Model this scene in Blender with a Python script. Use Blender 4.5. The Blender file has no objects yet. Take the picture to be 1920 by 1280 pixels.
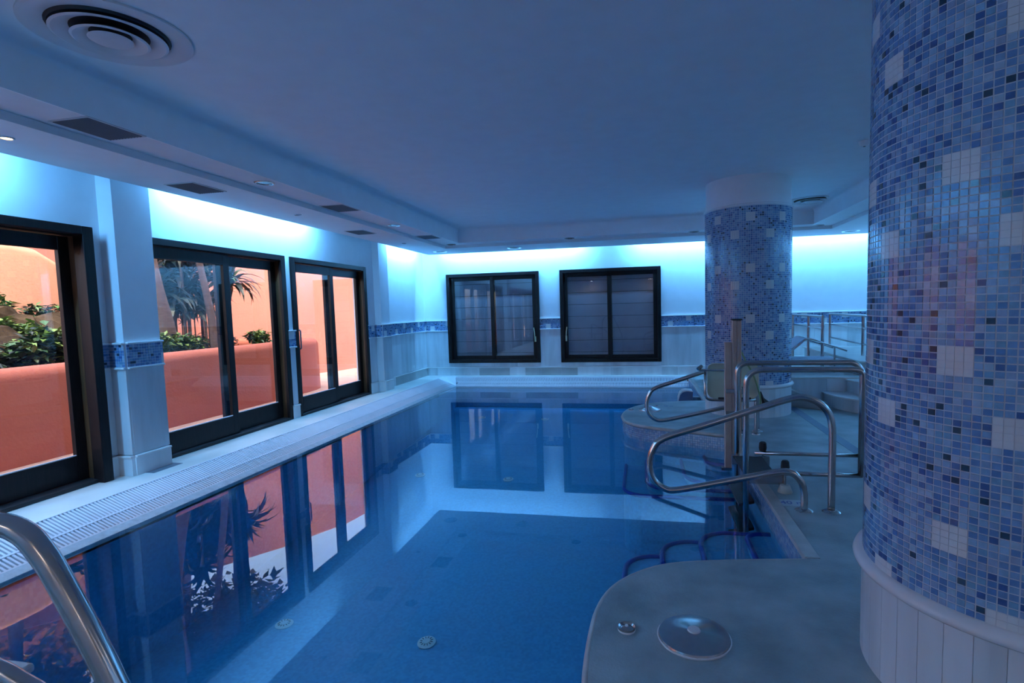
import bpy, bmesh, math, random
from mathutils import Vector, Matrix, Euler
random.seed(7)
PI = math.pi
C = bpy.context.scene.collection
scene = bpy.context.scene

# ------------------------------------------------------------------ camera
cam_d = bpy.data.cameras.new('camera'); cam = bpy.data.objects.new('camera', cam_d); C.objects.link(cam)
f = Vector((-0.19772286, 0.97740527, -0.07473027)); r = Vector((0.98018401, 0.19619616, -0.02731996)); u = Vector((0.01204089, 0.0786512, 0.99682948))
cam.matrix_world = Matrix(((r.x, u.x, -f.x, 0), (r.y, u.y, -f.y, 0), (r.z, u.z, -f.z, 1.5), (0, 0, 0, 1)))
cam_d.sensor_width = 36; cam_d.lens = 36 * 1008.5 / 1920
cam_d.shift_x = -41.28 / 1920; cam_d.shift_y = 14.4 / 1920
cam_d.clip_start = 0.05; cam_d.clip_end = 300
scene.camera = cam

# ------------------------------------------------------------------ sky, sun, exposure
scene.view_settings.view_transform = 'Standard'; scene.view_settings.look = 'None'
scene.view_settings.gamma = 1.0; scene.view_settings.exposure = 0.0; scene.view_settings.use_curve_mapping = False
W = bpy.data.worlds.new('world'); scene.world = W; W.use_nodes = True
nt = W.node_tree; bg = nt.nodes['Background']
sky = nt.nodes.new('ShaderNodeTexSky'); sky.sky_type = 'NISHITA'; sky.sun_disc = False
sky.sun_elevation = math.radians(60); sky.sun_rotation = math.radians(115); sky.dust_density = 5.0
nt.links.new(sky.outputs[0], bg.inputs[0]); bg.inputs[1].default_value = 2.2
sd = bpy.data.lights.new('sun', 'SUN'); sun = bpy.data.objects.new('sun', sd); C.objects.link(sun)
sd.energy = 1.8; sd.angle = math.radians(0.6); sd.color = (1, 0.93, 0.82)
sun.rotation_euler = Vector((0.50, -0.30, 1.0)).to_track_quat('Z', 'Y').to_euler()

cy = scene.cycles
cy.max_bounces = 8; cy.diffuse_bounces = 5; cy.glossy_bounces = 4; cy.transparent_max_bounces = 12
cy.use_adaptive_sampling = True; cy.adaptive_threshold = 0.03; cy.use_denoising = True
cy.caustics_reflective = False; cy.caustics_refractive = False
# the blue strip lights hidden in the coves
COVE = (0.12, 0.47, 1.0)
def cove_light(loc, length, along, face, power, w=0.03):
    d = bpy.data.lights.new('cove_light', 'AREA'); d.shape = 'RECTANGLE'; d.size = length; d.size_y = w
    d.energy = power * length; d.color = COVE
    o = bpy.data.objects.new('cove_light', d); C.objects.link(o); o.location = loc
    X = Vector(along).normalized(); Z = -Vector(face).normalized(); Y = Z.cross(X)
    o.matrix_world = Matrix(((X.x, Y.x, Z.x, loc[0]), (X.y, Y.y, Z.y, loc[1]), (X.z, Y.z, Z.z, loc[2]), (0, 0, 0, 1)))
    return o
CP = 43.0
for y0, y1, k in ((-2.6, 3.3, 1.0), (4.9, 7.5, 0.8), (9.9, 11.5, 0.95)):
    cove_light((-4.728, (y0 + y1) / 2, 2.94), y1 - y0, (0, 1, 0), (-1, 0, -0.9), CP * k)
for x0, x1, k in ((-4.55, -1.2, 0.78), (-0.2, 4.6, 0.68), (5.0, 6.2, 0.8)):
    cove_light(((x0 + x1) / 2, 11.594, 2.94), x1 - x0, (1, 0, 0), (0, 1, -0.9), CP * k)
cove_light((6.2, 7.5, 2.94), 7.0, (0, 1, 0), (1, 0, -0.9), CP * 0.5)  # this and the next are unseen right-wall strips, added as fill
cove_light((6.2, 0.0, 2.94), 4.6, (0, 1, 0), (1, 0, -0.9), CP * 0.12)
# added warm fill lamps, out of view, to make the near light more neutral
for x, y in ((-2.4, -2.5), (0.4, -2.5), (2.8, -2.5), (4.6, -1.0), (4.6, 1.6)):
    d = bpy.data.lights.new('fill_lamp', 'AREA'); d.shape = 'DISK'; d.size = 0.16; d.energy = 5; d.color = (1.0, 0.86, 0.78)
    o = bpy.data.objects.new('fill_lamp', d); C.objects.link(o); o.location = (x, y, 2.76)

# ------------------------------------------------------------------ materials
MATS = {}
def mat(name, col, rough=0.5, metal=0.0, var=0.08, scale=6.0, bump=0.0, bscale=60.0, stretch=(1, 1, 1), spec=0.5, col2=None, detail=4):
    m = bpy.data.materials.new(name); m.use_nodes = True; n = m.node_tree; b = n.nodes['Principled BSDF']
    b.inputs['Roughness'].default_value = rough; b.inputs['Metallic'].default_value = metal
    b.inputs['Specular IOR Level'].default_value = spec
    geo = n.nodes.new('ShaderNodeNewGeometry'); mp = n.nodes.new('ShaderNodeMapping'); mp.inputs['Scale'].default_value = stretch
    n.links.new(geo.outputs['Position'], mp.inputs['Vector'])
    nz = n.nodes.new('ShaderNodeTexNoise'); nz.inputs['Scale'].default_value = scale; nz.inputs['Detail'].default_value = detail
    n.links.new(mp.outputs[0], nz.inputs['Vector'])
    cr = n.nodes.new('ShaderNodeValToRGB'); cr.color_ramp.elements[0].position = 0.3; cr.color_ramp.elements[1].position = 0.7
    a = [max(0, c * (1 - var)) for c in col]; bb = [min(1, c * (1 + var)) for c in col] if col2 is None else col2
    cr.color_ramp.elements[0].color = (*a, 1); cr.color_ramp.elements[1].color = (*bb, 1)
    n.links.new(nz.outputs[0], cr.inputs[0]); n.links.new(cr.outputs[0], b.inputs['Base Color'])
    if bump:
        n2 = n.nodes.new('ShaderNodeTexNoise'); n2.inputs['Scale'].default_value = bscale; n2.inputs['Detail'].default_value = 3
        n.links.new(geo.outputs['Position'], n2.inputs['Vector'])
        bp = n.nodes.new('ShaderNodeBump'); bp.inputs['Strength'].default_value = bump; bp.inputs['Distance'].default_value = 0.01
        n.links.new(n2.outputs[0], bp.inputs['Height']); n.links.new(bp.outputs[0], b.inputs['Normal'])
    MATS[name] = m; return m

def sheet(name, tint, ior, bump=0.0, bscale=1.2, gl=(1, 1, 1)):
    """clear sheet (glass pane or the still water surface): Fresnel mix of see-through and mirror"""
    m = bpy.data.materials.new(name); m.use_nodes = True; n = m.node_tree
    for x in list(n.nodes): n.nodes.remove(x)
    out = n.nodes.new('ShaderNodeOutputMaterial'); mix = n.nodes.new('ShaderNodeMixShader')
    tr = n.nodes.new('ShaderNodeBsdfTransparent'); tr.inputs[0].default_value = (*tint, 1)
    g = n.nodes.new('ShaderNodeBsdfGlossy'); g.inputs['Roughness'].default_value = 0.0; g.inputs[0].default_value = (*gl, 1)
    fr = n.nodes.new('ShaderNodeFresnel'); # same reflectance from either side of the sheet
    gb_ = n.nodes.new('ShaderNodeNewGeometry'); mr = n.nodes.new('ShaderNodeMapRange')
    mr.inputs['To Min'].default_value = ior; mr.inputs['To Max'].default_value = 1 / ior
    n.links.new(gb_.outputs['Backfacing'], mr.inputs['Value']); n.links.new(mr.outputs[0], fr.inputs['IOR'])
    if bump:
        geo = n.nodes.new('ShaderNodeNewGeometry'); nz = n.nodes.new('ShaderNodeTexNoise')
        nz.inputs['Scale'].default_value = bscale; nz.inputs['Detail'].default_value = 2
        n.links.new(geo.outputs['Position'], nz.inputs['Vector'])
        bp = n.nodes.new('ShaderNodeBump'); bp.inputs['Strength'].default_value = bump; bp.inputs['Distance'].default_value = 0.01
        n.links.new(nz.outputs[0], bp.inputs['Height']); n.links.new(bp.outputs[0], g.inputs['Normal'])
    n.links.new(fr.outputs[0], mix.inputs[0]); n.links.new(tr.outputs[0], mix.inputs[1]); n.links.new(g.outputs[0], mix.inputs[2])
    n.links.new(mix.outputs[0], out.inputs[0]); MATS[name] = m; return m

plaster = mat('plaster', (0.84, 0.84, 0.86), 0.75, var=0.02, bump=0.05, bscale=90)
ceil_m = mat('ceiling_paint', (0.90, 0.91, 0.93), 0.85, var=0.02)
soffit_m = mat('soffit_paint', (0.80, 0.78, 0.80), 0.85, var=0.02)
marble = mat('marble', (0.62, 0.66, 0.68), 0.32, var=0.16, scale=3.0, stretch=(2.2, 2.2, 0.35), detail=8)
marble2 = mat('marble_pale', (0.72, 0.75, 0.77), 0.32, var=0.10, scale=2.5, stretch=(2.2, 2.2, 0.35), detail=8)
marble3 = mat('marble_grey', (0.40, 0.42, 0.42), 0.32, var=0.14, scale=3.0, detail=8)
trim_w = mat('white_trim', (0.78, 0.78, 0.78), 0.25, var=0.03)
grout = mat('grout', (0.64, 0.67, 0.72), 0.8, var=0.04)
deck_m = mat('deck_stone', (0.21, 0.265, 0.28), 0.5, scale=3.2, bump=0.35, bscale=60, detail=9, col2=(0.37, 0.44, 0.455))
lip_m = mat('coping_stone', (0.40, 0.38, 0.36), 0.3, var=0.15, scale=8)
band_m = mat('edge_stone', (0.55, 0.62, 0.66), 0.4, var=0.12, scale=20, bump=0.2)
sill_m = mat('left_deck_stone', (0.66, 0.66, 0.62), 0.4, var=0.10, scale=2, detail=7)
grate_m = mat('white_plastic', (0.78, 0.76, 0.80), 0.45, var=0.03)
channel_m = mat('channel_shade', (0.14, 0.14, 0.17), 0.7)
wood = mat('dark_wood', (0.012, 0.008, 0.008), 0.42, spec=0.22, var=0.35, scale=10, stretch=(8, 8, 0.6))
wood2 = mat('brown_wood', (0.11, 0.048, 0.02), 0.4, var=0.3, scale=8, stretch=(8, 8, 0.6))
steel = mat('stainless_steel', (0.50, 0.47, 0.46), 0.20, 1.0, var=0.05, scale=30)
alu = mat('warm_lit_metal', (0.60, 0.40, 0.32), 0.4, 0.6, var=0.08)  # warm light from the doors is put into this metal's colour
black = mat('black_rubber', (0.015, 0.015, 0.018), 0.6)
vent_m = mat('vent_dark', (0.10, 0.11, 0.13), 0.6)
ventf_m = mat('vent_frame', (0.50, 0.50, 0.52), 0.5)
white_p = mat('white_paint', (0.72, 0.72, 0.74), 0.45, var=0.02)
seat_m = mat('seat_plastic', (0.62, 0.66, 0.52), 0.4, var=0.05)
strap_m = mat('green_strap', (0.25, 0.38, 0.20), 0.7)
mesh_m = mat('lounger_mesh', (0.45, 0.50, 0.60), 0.7)
brass = mat('pale_brass', (0.75, 0.70, 0.45), 0.3, 0.6)
board_m = mat('shutter_paint', (0.36, 0.33, 0.40), 0.6, var=0.05)
terra = mat('terracotta_render', (0.48, 0.130, 0.078), 0.9, var=0.05, scale=1.5, bump=0.4, bscale=35)
terra2 = mat('peach_render', (0.36, 0.134, 0.098), 0.9, var=0.05, scale=1.0, bump=0.3, bscale=30)
terra3 = mat('brown_render', (0.33, 0.150, 0.095), 0.9, var=0.06, scale=1.2, bump=0.4, bscale=30)
soil = mat('soil', (0.05, 0.035, 0.025), 0.95, var=0.4, scale=12)
path_m = mat('courtyard_paving', (0.42, 0.27, 0.21), 0.9, var=0.08)
rock_m = mat('rock', (0.022, 0.014, 0.009), 0.95, spec=0.08, var=0.5, scale=4, bump=0.8, bscale=14, col2=(0.055, 0.038, 0.024))
bark = mat('bark', (0.10, 0.065, 0.055), 0.9, var=0.3, scale=9, stretch=(1, 1, 4), bump=0.6, bscale=25)
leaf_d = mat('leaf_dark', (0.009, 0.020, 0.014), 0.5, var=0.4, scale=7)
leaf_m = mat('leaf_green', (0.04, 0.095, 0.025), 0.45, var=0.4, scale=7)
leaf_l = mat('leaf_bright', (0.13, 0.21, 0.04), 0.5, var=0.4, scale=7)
leaf_y = mat('leaf_yellow', (0.75, 0.42, 0.06), 0.6, var=0.3, scale=7)
navy = mat('navy_tile', (0.02, 0.03, 0.28), 0.3)
ink = mat('blue_ink', (0.03, 0.06, 0.30), 0.5)
red_m = mat('red_ink', (0.25, 0.02, 0.05), 0.5)
jet_m = mat('jet_plastic', (0.55, 0.62, 0.62), 0.4)
glass = sheet('glass', (0.93, 0.94, 0.93), 1.5)
water_m = sheet('water', (0.66, 0.90, 0.97), 1.33, bump=0.025, bscale=1.3)

# pool mosaic: little cells, colour picked per cell
pm = mat('pool_mosaic', (0.1, 0.3, 0.5), 0.4)
n = pm.node_tree; b = n.nodes['Principled BSDF']
geo = n.nodes.new('ShaderNodeNewGeometry'); vm = n.nodes.new('ShaderNodeVectorMath'); vm.operation = 'SCALE'; vm.inputs['Scale'].default_value = 46.0
n.links.new(geo.outputs['Position'], vm.inputs[0]); fl = n.nodes.new('ShaderNodeVectorMath'); fl.operation = 'FLOOR'; n.links.new(vm.outputs[0], fl.inputs[0])
wn = n.nodes.new('ShaderNodeTexWhiteNoise'); n.links.new(fl.outputs[0], wn.inputs[0])
cr = n.nodes.new('ShaderNodeValToRGB'); cr.color_ramp.interpolation = 'LINEAR'
cr.color_ramp.elements[0].color = (0.045, 0.27, 0.47, 1); cr.color_ramp.elements[1].color = (0.06, 0.34, 0.56, 1)
n.links.new(wn.outputs[0], cr.inputs[0]); n.links.new(cr.outputs[0], b.inputs['Base Color'])

PAL = [(0.23, 0.34, 0.48), (0.18, 0.28, 0.43), (0.13, 0.225, 0.39), (0.24, 0.30, 0.43), (0.085, 0.16, 0.33), (0.16, 0.28, 0.41),
       (0.045, 0.085, 0.21), (0.015, 0.035, 0.065), (0.10, 0.19, 0.36), (0.30, 0.38, 0.48)]
PAL = [(min(.9, a * 1.12), min(.9, b_ * 1.25), min(.9, c_ * 1.28)) for a, b_, c_ in PAL]
PW = [10, 11, 12, 8, 10, 10, 7, 4, 12, 7]
tile_mats = []
for i, c in enumerate(PAL):
    tm = mat('mosaic_blue_%02d' % i, c, 0.16, var=0.12, scale=40, spec=0.6); tile_mats.append(tm)
tile_white = mat('mosaic_white', (0.72, 0.74, 0.74), 0.22, var=0.03)
def pick(): return random.choices(range(len(PAL)), PW)[0]

# ------------------------------------------------------------------ mesh helpers
OFF = {}
class MB:
    def __init__(s): s.v = []; s.f = []; s.m = []
    def add(s, vs, fs, mi=0):
        k = len(s.v); s.v += [tuple(p) for p in vs]; s.f += [[a + k for a in q] for q in fs]; s.m += [mi] * len(fs); return s
    def box(s, x0, x1, y0, y1, z0, z1, mi=0):
        vs = [(x0, y0, z0), (x1, y0, z0), (x1, y1, z0), (x0, y1, z0), (x0, y0, z1), (x1, y0, z1), (x1, y1, z1), (x0, y1, z1)]
        return s.add(vs, [(0, 3, 2, 1), (4, 5, 6, 7), (0, 1, 5, 4), (1, 2, 6, 5), (2, 3, 7, 6), (3, 0, 4, 7)], mi)
    def obox(s, c, ax, ay, az, mi=0):
        """oriented box from centre and three half-axis vectors"""
        c, ax, ay, az = map(Vector, (c, ax, ay, az)); vs = []
        for k in (-1, 1):
            for i, j in ((-1, -1), (1, -1), (1, 1), (-1, 1)): vs.append(c + ax * i + ay * j + az * k)
        return s.add(vs, [(0, 3, 2, 1), (4, 5, 6, 7), (0, 1, 5, 4), (1, 2, 6, 5), (2, 3, 7, 6), (3, 0, 4, 7)], mi)
    def prism(s, poly, z0, z1, mi=0, caps=True):
        k = len(poly); vs = [(p[0], p[1], z0) for p in poly] + [(p[0], p[1], z1) for p in poly]
        fs = [(i, (i + 1) % k, k + (i + 1) % k, k + i) for i in range(k)]
        if caps: fs += [list(range(k))[::-1], list(range(k, 2 * k))]
        return s.add(vs, fs, mi)
    def tube(s, pts, rad, seg=10, mi=0, caps=True):
        pts = [Vector(p) for p in pts]; n = len(pts)
        rads = rad if isinstance(rad, (list, tuple)) else [rad] * n
        t0 = (pts[1] - pts[0]).normalized(); ref = Vector((0, 0, 1)) if abs(t0.z) < 0.9 else Vector((1, 0, 0))
        nrm = t0.cross(ref).normalized(); vs = []
        for i, p in enumerate(pts):
            t = (pts[min(i + 1, n - 1)] - pts[max(i - 1, 0)]).normalized()
            nrm = (nrm - t * nrm.dot(t)).normalized(); bi = t.cross(nrm)
            for k in range(seg):
                a = 2 * PI * k / seg; vs.append(p + (nrm * math.cos(a) + bi * math.sin(a)) * rads[i])
        fs = [(i * seg + k, i * seg + (k + 1) % seg, (i + 1) * seg + (k + 1) % seg, (i + 1) * seg + k) for i in range(n - 1) for k in range(seg)]
        if caps: fs += [list(range(seg))[::-1], list(range((n - 1) * seg, n * seg))]
        return s.add(vs, fs, mi)
    def lathe(s, prof, c=(0, 0, 0), seg=48, mi=0, closed=False):
        vs = []; n = len(prof)
        for k in range(seg):
            a = 2 * PI * k / seg
            for rr, z in prof: vs.append((c[0] + rr * math.cos(a), c[1] + rr * math.sin(a), c[2] + z))
        m = n if closed else n - 1
        fs = [(k * n + i, ((k + 1) % seg) * n + i, ((k + 1) % seg) * n + (i + 1) % n, k * n + (i + 1) % n) for k in range(seg) for i in range(m)]
        return s.add(vs, fs, mi)
    def build(s, name, mats, parent=None, loc=None, smooth=False, bevel=0, kind=None, label=None, cat=None, group=None):
        off = OFF.get(parent, Vector((0, 0, 0))) if parent else Vector(loc or (0, 0, 0))
        me = bpy.data.meshes.new(name)
        me.from_pydata([(p[0] - off.x, p[1] - off.y, p[2] - off.z) for p in s.v], [], s.f)
        if not isinstance(mats, (list, tuple)): mats = [mats]
        for m in mats: me.materials.append(m)
        me.polygons.foreach_set('material_index', s.m)
        if smooth: me.polygons.foreach_set('use_smooth', [True] * len(s.f))
        me.update()
        bm = bmesh.new(); bm.from_mesh(me); bmesh.ops.recalc_face_normals(bm, faces=bm.faces[:]); bm.to_mesh(me); bm.free()
        o = bpy.data.objects.new(name, me); C.objects.link(o)
        if parent: o.parent = parent
        else: o.location = off
        OFF[o] = off
        if smooth == 'auto':
            me.polygons.foreach_set('use_smooth', [True] * len(s.f))
            e = o.modifiers.new('edge', 'EDGE_SPLIT'); e.split_angle = math.radians(40)
        if bevel:
            bv = o.modifiers.new('bevel', 'BEVEL'); bv.width = bevel; bv.segments = 2; bv.limit_method = 'ANGLE'
        tag(o, label, cat, group, kind); return o
def tag(o, label=None, cat=None, group=None, kind=None):
    if label: o['label'] = label
    if cat: o['category'] = cat
    if group: o['group'] = group
    if kind: o['kind'] = kind
    return o
def thing(name, label, cat, loc=(0, 0, 0), group=None, kind=None):
    o = bpy.data.objects.new(name, None); C.objects.link(o); o.location = loc; o.empty_display_size = 0.1
    OFF[o] = Vector(loc); return tag(o, label, cat, group, kind)
def dup(root, loc, label=None, rotz=None, group=None, cat=None, scale=None):
    def rec(o, parent):
        c = o.copy(); C.objects.link(c); c.parent = parent; OFF[c] = OFF.get(o, Vector((0, 0, 0)))
        for ch in o.children: rec(ch, c)
        return c
    r = root.copy(); C.objects.link(r); r.location = loc
    for ch in root.children: rec(ch, r)
    if rotz is not None: r.rotation_euler = (0, 0, rotz)
    if scale: r.scale = scale
    if label: r['label'] = label
    if group: r['group'] = group
    return r
def spline(pts, n=6):
    P = [Vector(p) for p in pts]; P = [P[0] * 2 - P[1]] + P + [P[-1] * 2 - P[-2]]; out = []
    for i in range(1, len(P) - 2):
        for k in range(n):
            t = k / n; a, b2, c2, d2 = P[i - 1], P[i], P[i + 1], P[i + 2]
            out.append(0.5 * ((2 * b2) + (c2 - a) * t + (2 * a - 5 * b2 + 4 * c2 - d2) * t * t + (3 * b2 - a - 3 * c2 + d2) * t ** 3))
    out.append(P[-2]); return out
def fillet(pts, rad, n=6):
    P = [Vector(p) for p in pts]; out = [P[0]]
    for i in range(1, len(P) - 1):
        a = (P[i - 1] - P[i]); b2 = (P[i + 1] - P[i]); d = min(rad, a.length * 0.49, b2.length * 0.49)
        A = P[i] + a.normalized() * d; B = P[i] + b2.normalized() * d
        for k in range(n + 1):
            t = k / n; out.append(A * (1 - t) ** 2 + P[i] * 2 * t * (1 - t) + B * t * t)
    out.append(P[-1]); return out

XL = -5.0; YB = 11.9; XR = 6.5; YN = -3.0; ZW = -0.174; PX = 0.93; PY0 = 0.6
# ------------------------------------------------------------------ walls
DOORS = [(-0.75, 1.40), (1.96, 4.09), (4.64, 6.87), (7.03, 9.17)]; DH = 2.35
w = MB(); ys = [YN - 0.25] + [v for d in DOORS for v in d] + [YB + 0.25]
for i in range(0, len(ys), 2): w.box(XL - 0.25, XL, ys[i], ys[i + 1], -0.1, 3.3)
for a, b2 in DOORS: w.box(XL - 0.25, XL, a, b2, DH, 3.3)
wall_left = w.build('wall_left', plaster, kind='structure')
WINS = [(-4.427, -2.253), (-1.784, 0.40)]; WZ = (0.291, 2.339)
w = MB(); xs = [XL, WINS[0][0], WINS[0][1], WINS[1][0], WINS[1][1], XR]
for i in range(0, 6, 2): w.box(xs[i], xs[i + 1], YB, YB + 0.25, -0.1, 3.3)
for a, b2 in WINS: w.box(a, b2, YB, YB + 0.25, -0.1, WZ[0]); w.box(a, b2, YB, YB + 0.25, WZ[1], 3.3)
wall_back = w.build('wall_back', plaster, kind='structure')
wall_right = MB().box(XR, XR + 0.25, YN - 0.25, YB + 0.25, -0.1, 3.3).build('wall_right', plaster, kind='structure')
wall_front = MB().box(XL, XR, YN - 0.25, YN, -0.1, 3.3).build('wall_front', plaster, kind='structure')

# ------------------------------------------------------------------ ceiling: tray with two soffit steps
cl = MB(); cl.box(XL - 0.25, XR + 0.25, YN - 0.25, YB + 0.25, 3.13, 3.45)
ceiling = cl.build('ceiling', ceil_m, kind='structure')
cl = MB()
T3 = (-3.54, 2.94, -2.0, 10.24); T2 = (-3.92, 3.32, -2.3, 10.55); T1 = (-4.70, 6.16, YN + 0.34, 11.566)
def ring(mb, inner, outer, z0, z1):
    a, b2, c2, d2 = inner; A, B, Cc, D = outer
    mb.box(A, a, Cc, D, z0, z1); mb.box(b2, B, Cc, D, z0, z1); mb.box(a, b2, Cc, c2, z0, z1); mb.box(a, b2, d2, D, z0, z1)
ring(cl, T2, T1, 2.775, 2.795)
cl.build('soffit_board', soffit_m, parent=ceiling)
cl = MB(); ring(cl, T2, (T2[0] - 0.02, T2[1] + 0.02, T2[2] - 0.02, T2[3] + 0.02), 2.795, 2.834)
cl.build('step_riser', soffit_m, parent=ceiling)
cl = MB(); ring(cl, (T3[0] - 0.005, T3[1] + 0.005, T3[2] - 0.005, T3[3] + 0.005), (T2[0] - 0.02, T2[1] + 0.02, T2[2] - 0.02, T2[3] + 0.02), 2.834, 2.86)
cl.build('upper_soffit_board', soffit_m, parent=ceiling)
# tall riser with a soft rounded top
a, b2, c2, d2 = T3; prof = [(-0.012, 2.8335), (0.0, 2.8335), (0.0, 3.03), (0.012, 3.07), (0.04, 3.10), (0.08, 3.122), (0.14, 3.13)]
rings = []
for off, z in prof:
    rings.append([(a + off, c2 + off, z), (b2 - off, c2 + off, z), (b2 - off, d2 - off, z), (a + off, d2 - off, z)])
mb = MB(); mb.add([p for r_ in rings for p in r_], [(i * 4 + k, i * 4 + (k + 1) % 4, (i + 1) * 4 + (k + 1) % 4, (i + 1) * 4 + k) for i in range(len(prof) - 1) for k in range(4)])
mb.build('tray_riser', ceil_m, parent=ceiling, smooth='auto')
cl = MB(); ring(cl, (T1[0] + 0.1, T1[1] - 0.1, T1[2] + 0.1, T1[3] - 0.1), (T1[0] + 0.09, T1[1] - 0.09, T1[2] + 0.09, T1[3] - 0.09), 2.795, 3.13)
cl.build('cove_back_panel', plaster, parent=ceiling)
MB().box(XL - 0.6, XR + 0.5, YN - 0.5, YB + 0.5, 3.45, 3.75).build('sun_block_roof', terra, parent=ceiling)  # unseen roof with eaves, put in to keep the sun off the planter
MB().box(XL - 0.35, XL, -14, 22, 3.75, 6.2).build('sky_block_facade', terra2, parent=ceiling)  # unseen upper storey, added to block sky light above the planter

# ------------------------------------------------------------------ dado: marble, mosaic band, trims
TP = 0.027
def dado(parent, p0, p1, nrm, base_alt=False, white_phase=0, top=1.272):
    """builds the marble dado on the wall line p0-p1 (both 2D), nrm = outward 2D normal"""
    p0 = Vector(p0); p1 = Vector(p1); L = (p1 - p0).length; d = (p1 - p0) / L; nn = Vector(nrm)
    def B(mb, s0, s1, t0, t1, z0, z1, mi=0):
        c = p0 + d * (s0 + s1) / 2 + nn * (t0 + t1) / 2
        mb.obox((c.x, c.y, (z0 + z1) / 2), (d.x * (s1 - s0) / 2, d.y * (s1 - s0) / 2, 0), (nn.x * (t1 - t0) / 2, nn.y * (t1 - t0) / 2, 0), (0, 0, (z1 - z0) / 2), mi)
    k = max(1, round(L / 0.62))
    for i in range(k):
        mb = MB(); B(mb, L * i / k + 0.0015, L * (i + 1) / k - 0.0015, 0.0, 0.020, 0.205, 1.03); mb.build('marble_slab', (marble, marble2)[(i * 7 + k) % 3 == 0], parent)
    k = max(1, round(L / 0.34))
    for i in range(k):
        mb = MB(); B(mb, L * i / k + 0.001, L * (i + 1) / k - 0.001, 0.0, 0.032, 0.0, 0.175); mb.build('skirting_block', random.choice([marble, marble2, marble3]) if base_alt else marble2, parent)
    mb = MB(); B(mb, 0, L, 0, 0.046, 0.175, 0.198); mb.build('skirting_ledge', trim_w, parent, bevel=0.007)
    z0 = 1.052; rows = 8; zt = z0 + rows * TP
    mb = MB(); B(mb, 0, L, 0, 0.042, z0 - 0.022, z0); mb.build('lower_band_trim', trim_w, parent, bevel=0.006)
    mb = MB(); B(mb, 0, L, 0, 0.046, zt, zt + 0.020); mb.build('upper_band_trim', trim_w, parent, bevel=0.006)
    mb = MB(); B(mb, 0, L, 0, 0.022, z0, zt); mb.build('band_backing', grout, parent)
    nc = int(L / TP); tp = L / max(nc, 1); whites = {}
    cols = set(); c = white_phase % 14; j = white_phase
    while c < nc:
        hi = j % 2 == 0; wd = min(4, nc - c)
        mw = MB()
        for a in range(wd):
            for q in range(4):
                row = (rows - 4 - 0 if hi else 0) + q; whites[(c + a, row)] = 1
                B(mw, (c + a) * tp + 0.0008, (c + a + 1) * tp - 0.0008, 0.022, 0.028, z0 + row * TP + 0.0008, z0 + (row + 1) * TP - 0.0008)
        mw.build('white_tile_square', tile_white, parent); c += 14; j += 1
    mb = MB()
    for i in range(nc):
        for q in range(rows):
            if (i, q) in whites: continue
            B(mb, i * tp + 0.0018, (i + 1) * tp - 0.0018, 0.022, 0.0265, z0 + q * TP + 0.0018, z0 + (q + 1) * TP - 0.0018, pick())
    if nc: mb.build('mosaic_tiles', tile_mats, parent, kind='stuff')

P1 = (4.234, 4.630); P2 = (9.49, 9.84); PW_ = 0.17
dado(wall_left, (XL, YN), (XL, -0.75), (1, 0))
dado(wall_left, (XL, 1.40), (XL, 1.96), (1, 0))
dado(wall_left, (XL, 4.09), (XL, P1[0]), (1, 0), white_phase=20)
dado(wall_left, (XL, P1[0]), (XL + PW_ + .02, P1[0]), (0, -1), white_phase=11)
dado(wall_left, (XL + PW_, P1[0]), (XL + PW_, P1[1]), (1, 0), white_phase=13)
dado(wall_left, (XL, P1[1]), (XL, 4.64), (1, 0), white_phase=20)
dado(wall_left, (XL, 6.87), (XL, 7.03), (1, 0), white_phase=0)
dado(wall_left, (XL, 9.17), (XL, P2[0]), (1, 0), white_phase=4)
dado(wall_left, (XL, P2[0]), (XL + 0.15, P2[0]), (0, -1), white_phase=20)
dado(wall_left, (XL + 0.13, P2[0]), (XL + 0.13, P2[1]), (1, 0), white_phase=1)
dado(wall_left, (XL, P2[1]), (XL, YB), (1, 0), base_alt=True, white_phase=2)
MB().box(XL, XL + PW_, P1[0], P1[1], 0, 3.13).build('pilaster', plaster, wall_left)
MB().box(XL, XL + 0.13, P2[0], P2[1], 0, 3.13).build('pilaster', plaster, wall_left)
# dado on the back wall, cut around the two windows
def dado_back():
    segs = [(XL, WINS[0][0]), (WINS[0][1], WINS[1][0]), (WINS[1][1], XR)]
    for a, b2 in segs: dado(wall_back, (a, YB), (b2, YB), (0, -1), base_alt=True, white_phase=5)
    for a, b2 in WINS:
        k = 4
        for i in range(k):
            x0 = a + (b2 - a) * i / k
            MB().box(x0 + 0.0015, x0 + (b2 - a) / k - 0.0015, YB - 0.02, YB, 0.205, 0.29).build('marble_slab', (marble, marble2)[i % 2], wall_back)
        k = 6
        for i in range(k):
            x0 = a + (b2 - a) * i / k
            MB().box(x0 + 0.001, x0 + (b2 - a) / k - 0.001, YB - 0.032, YB, 0, 0.175).build('skirting_block', random.choice([marble, marble2, marble3]), wall_back)
        MB().box(a, b2, YB - 0.046, YB, 0.175, 0.198).build('skirting_ledge', trim_w, wall_back, bevel=0.007)
dado_back()

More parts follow.
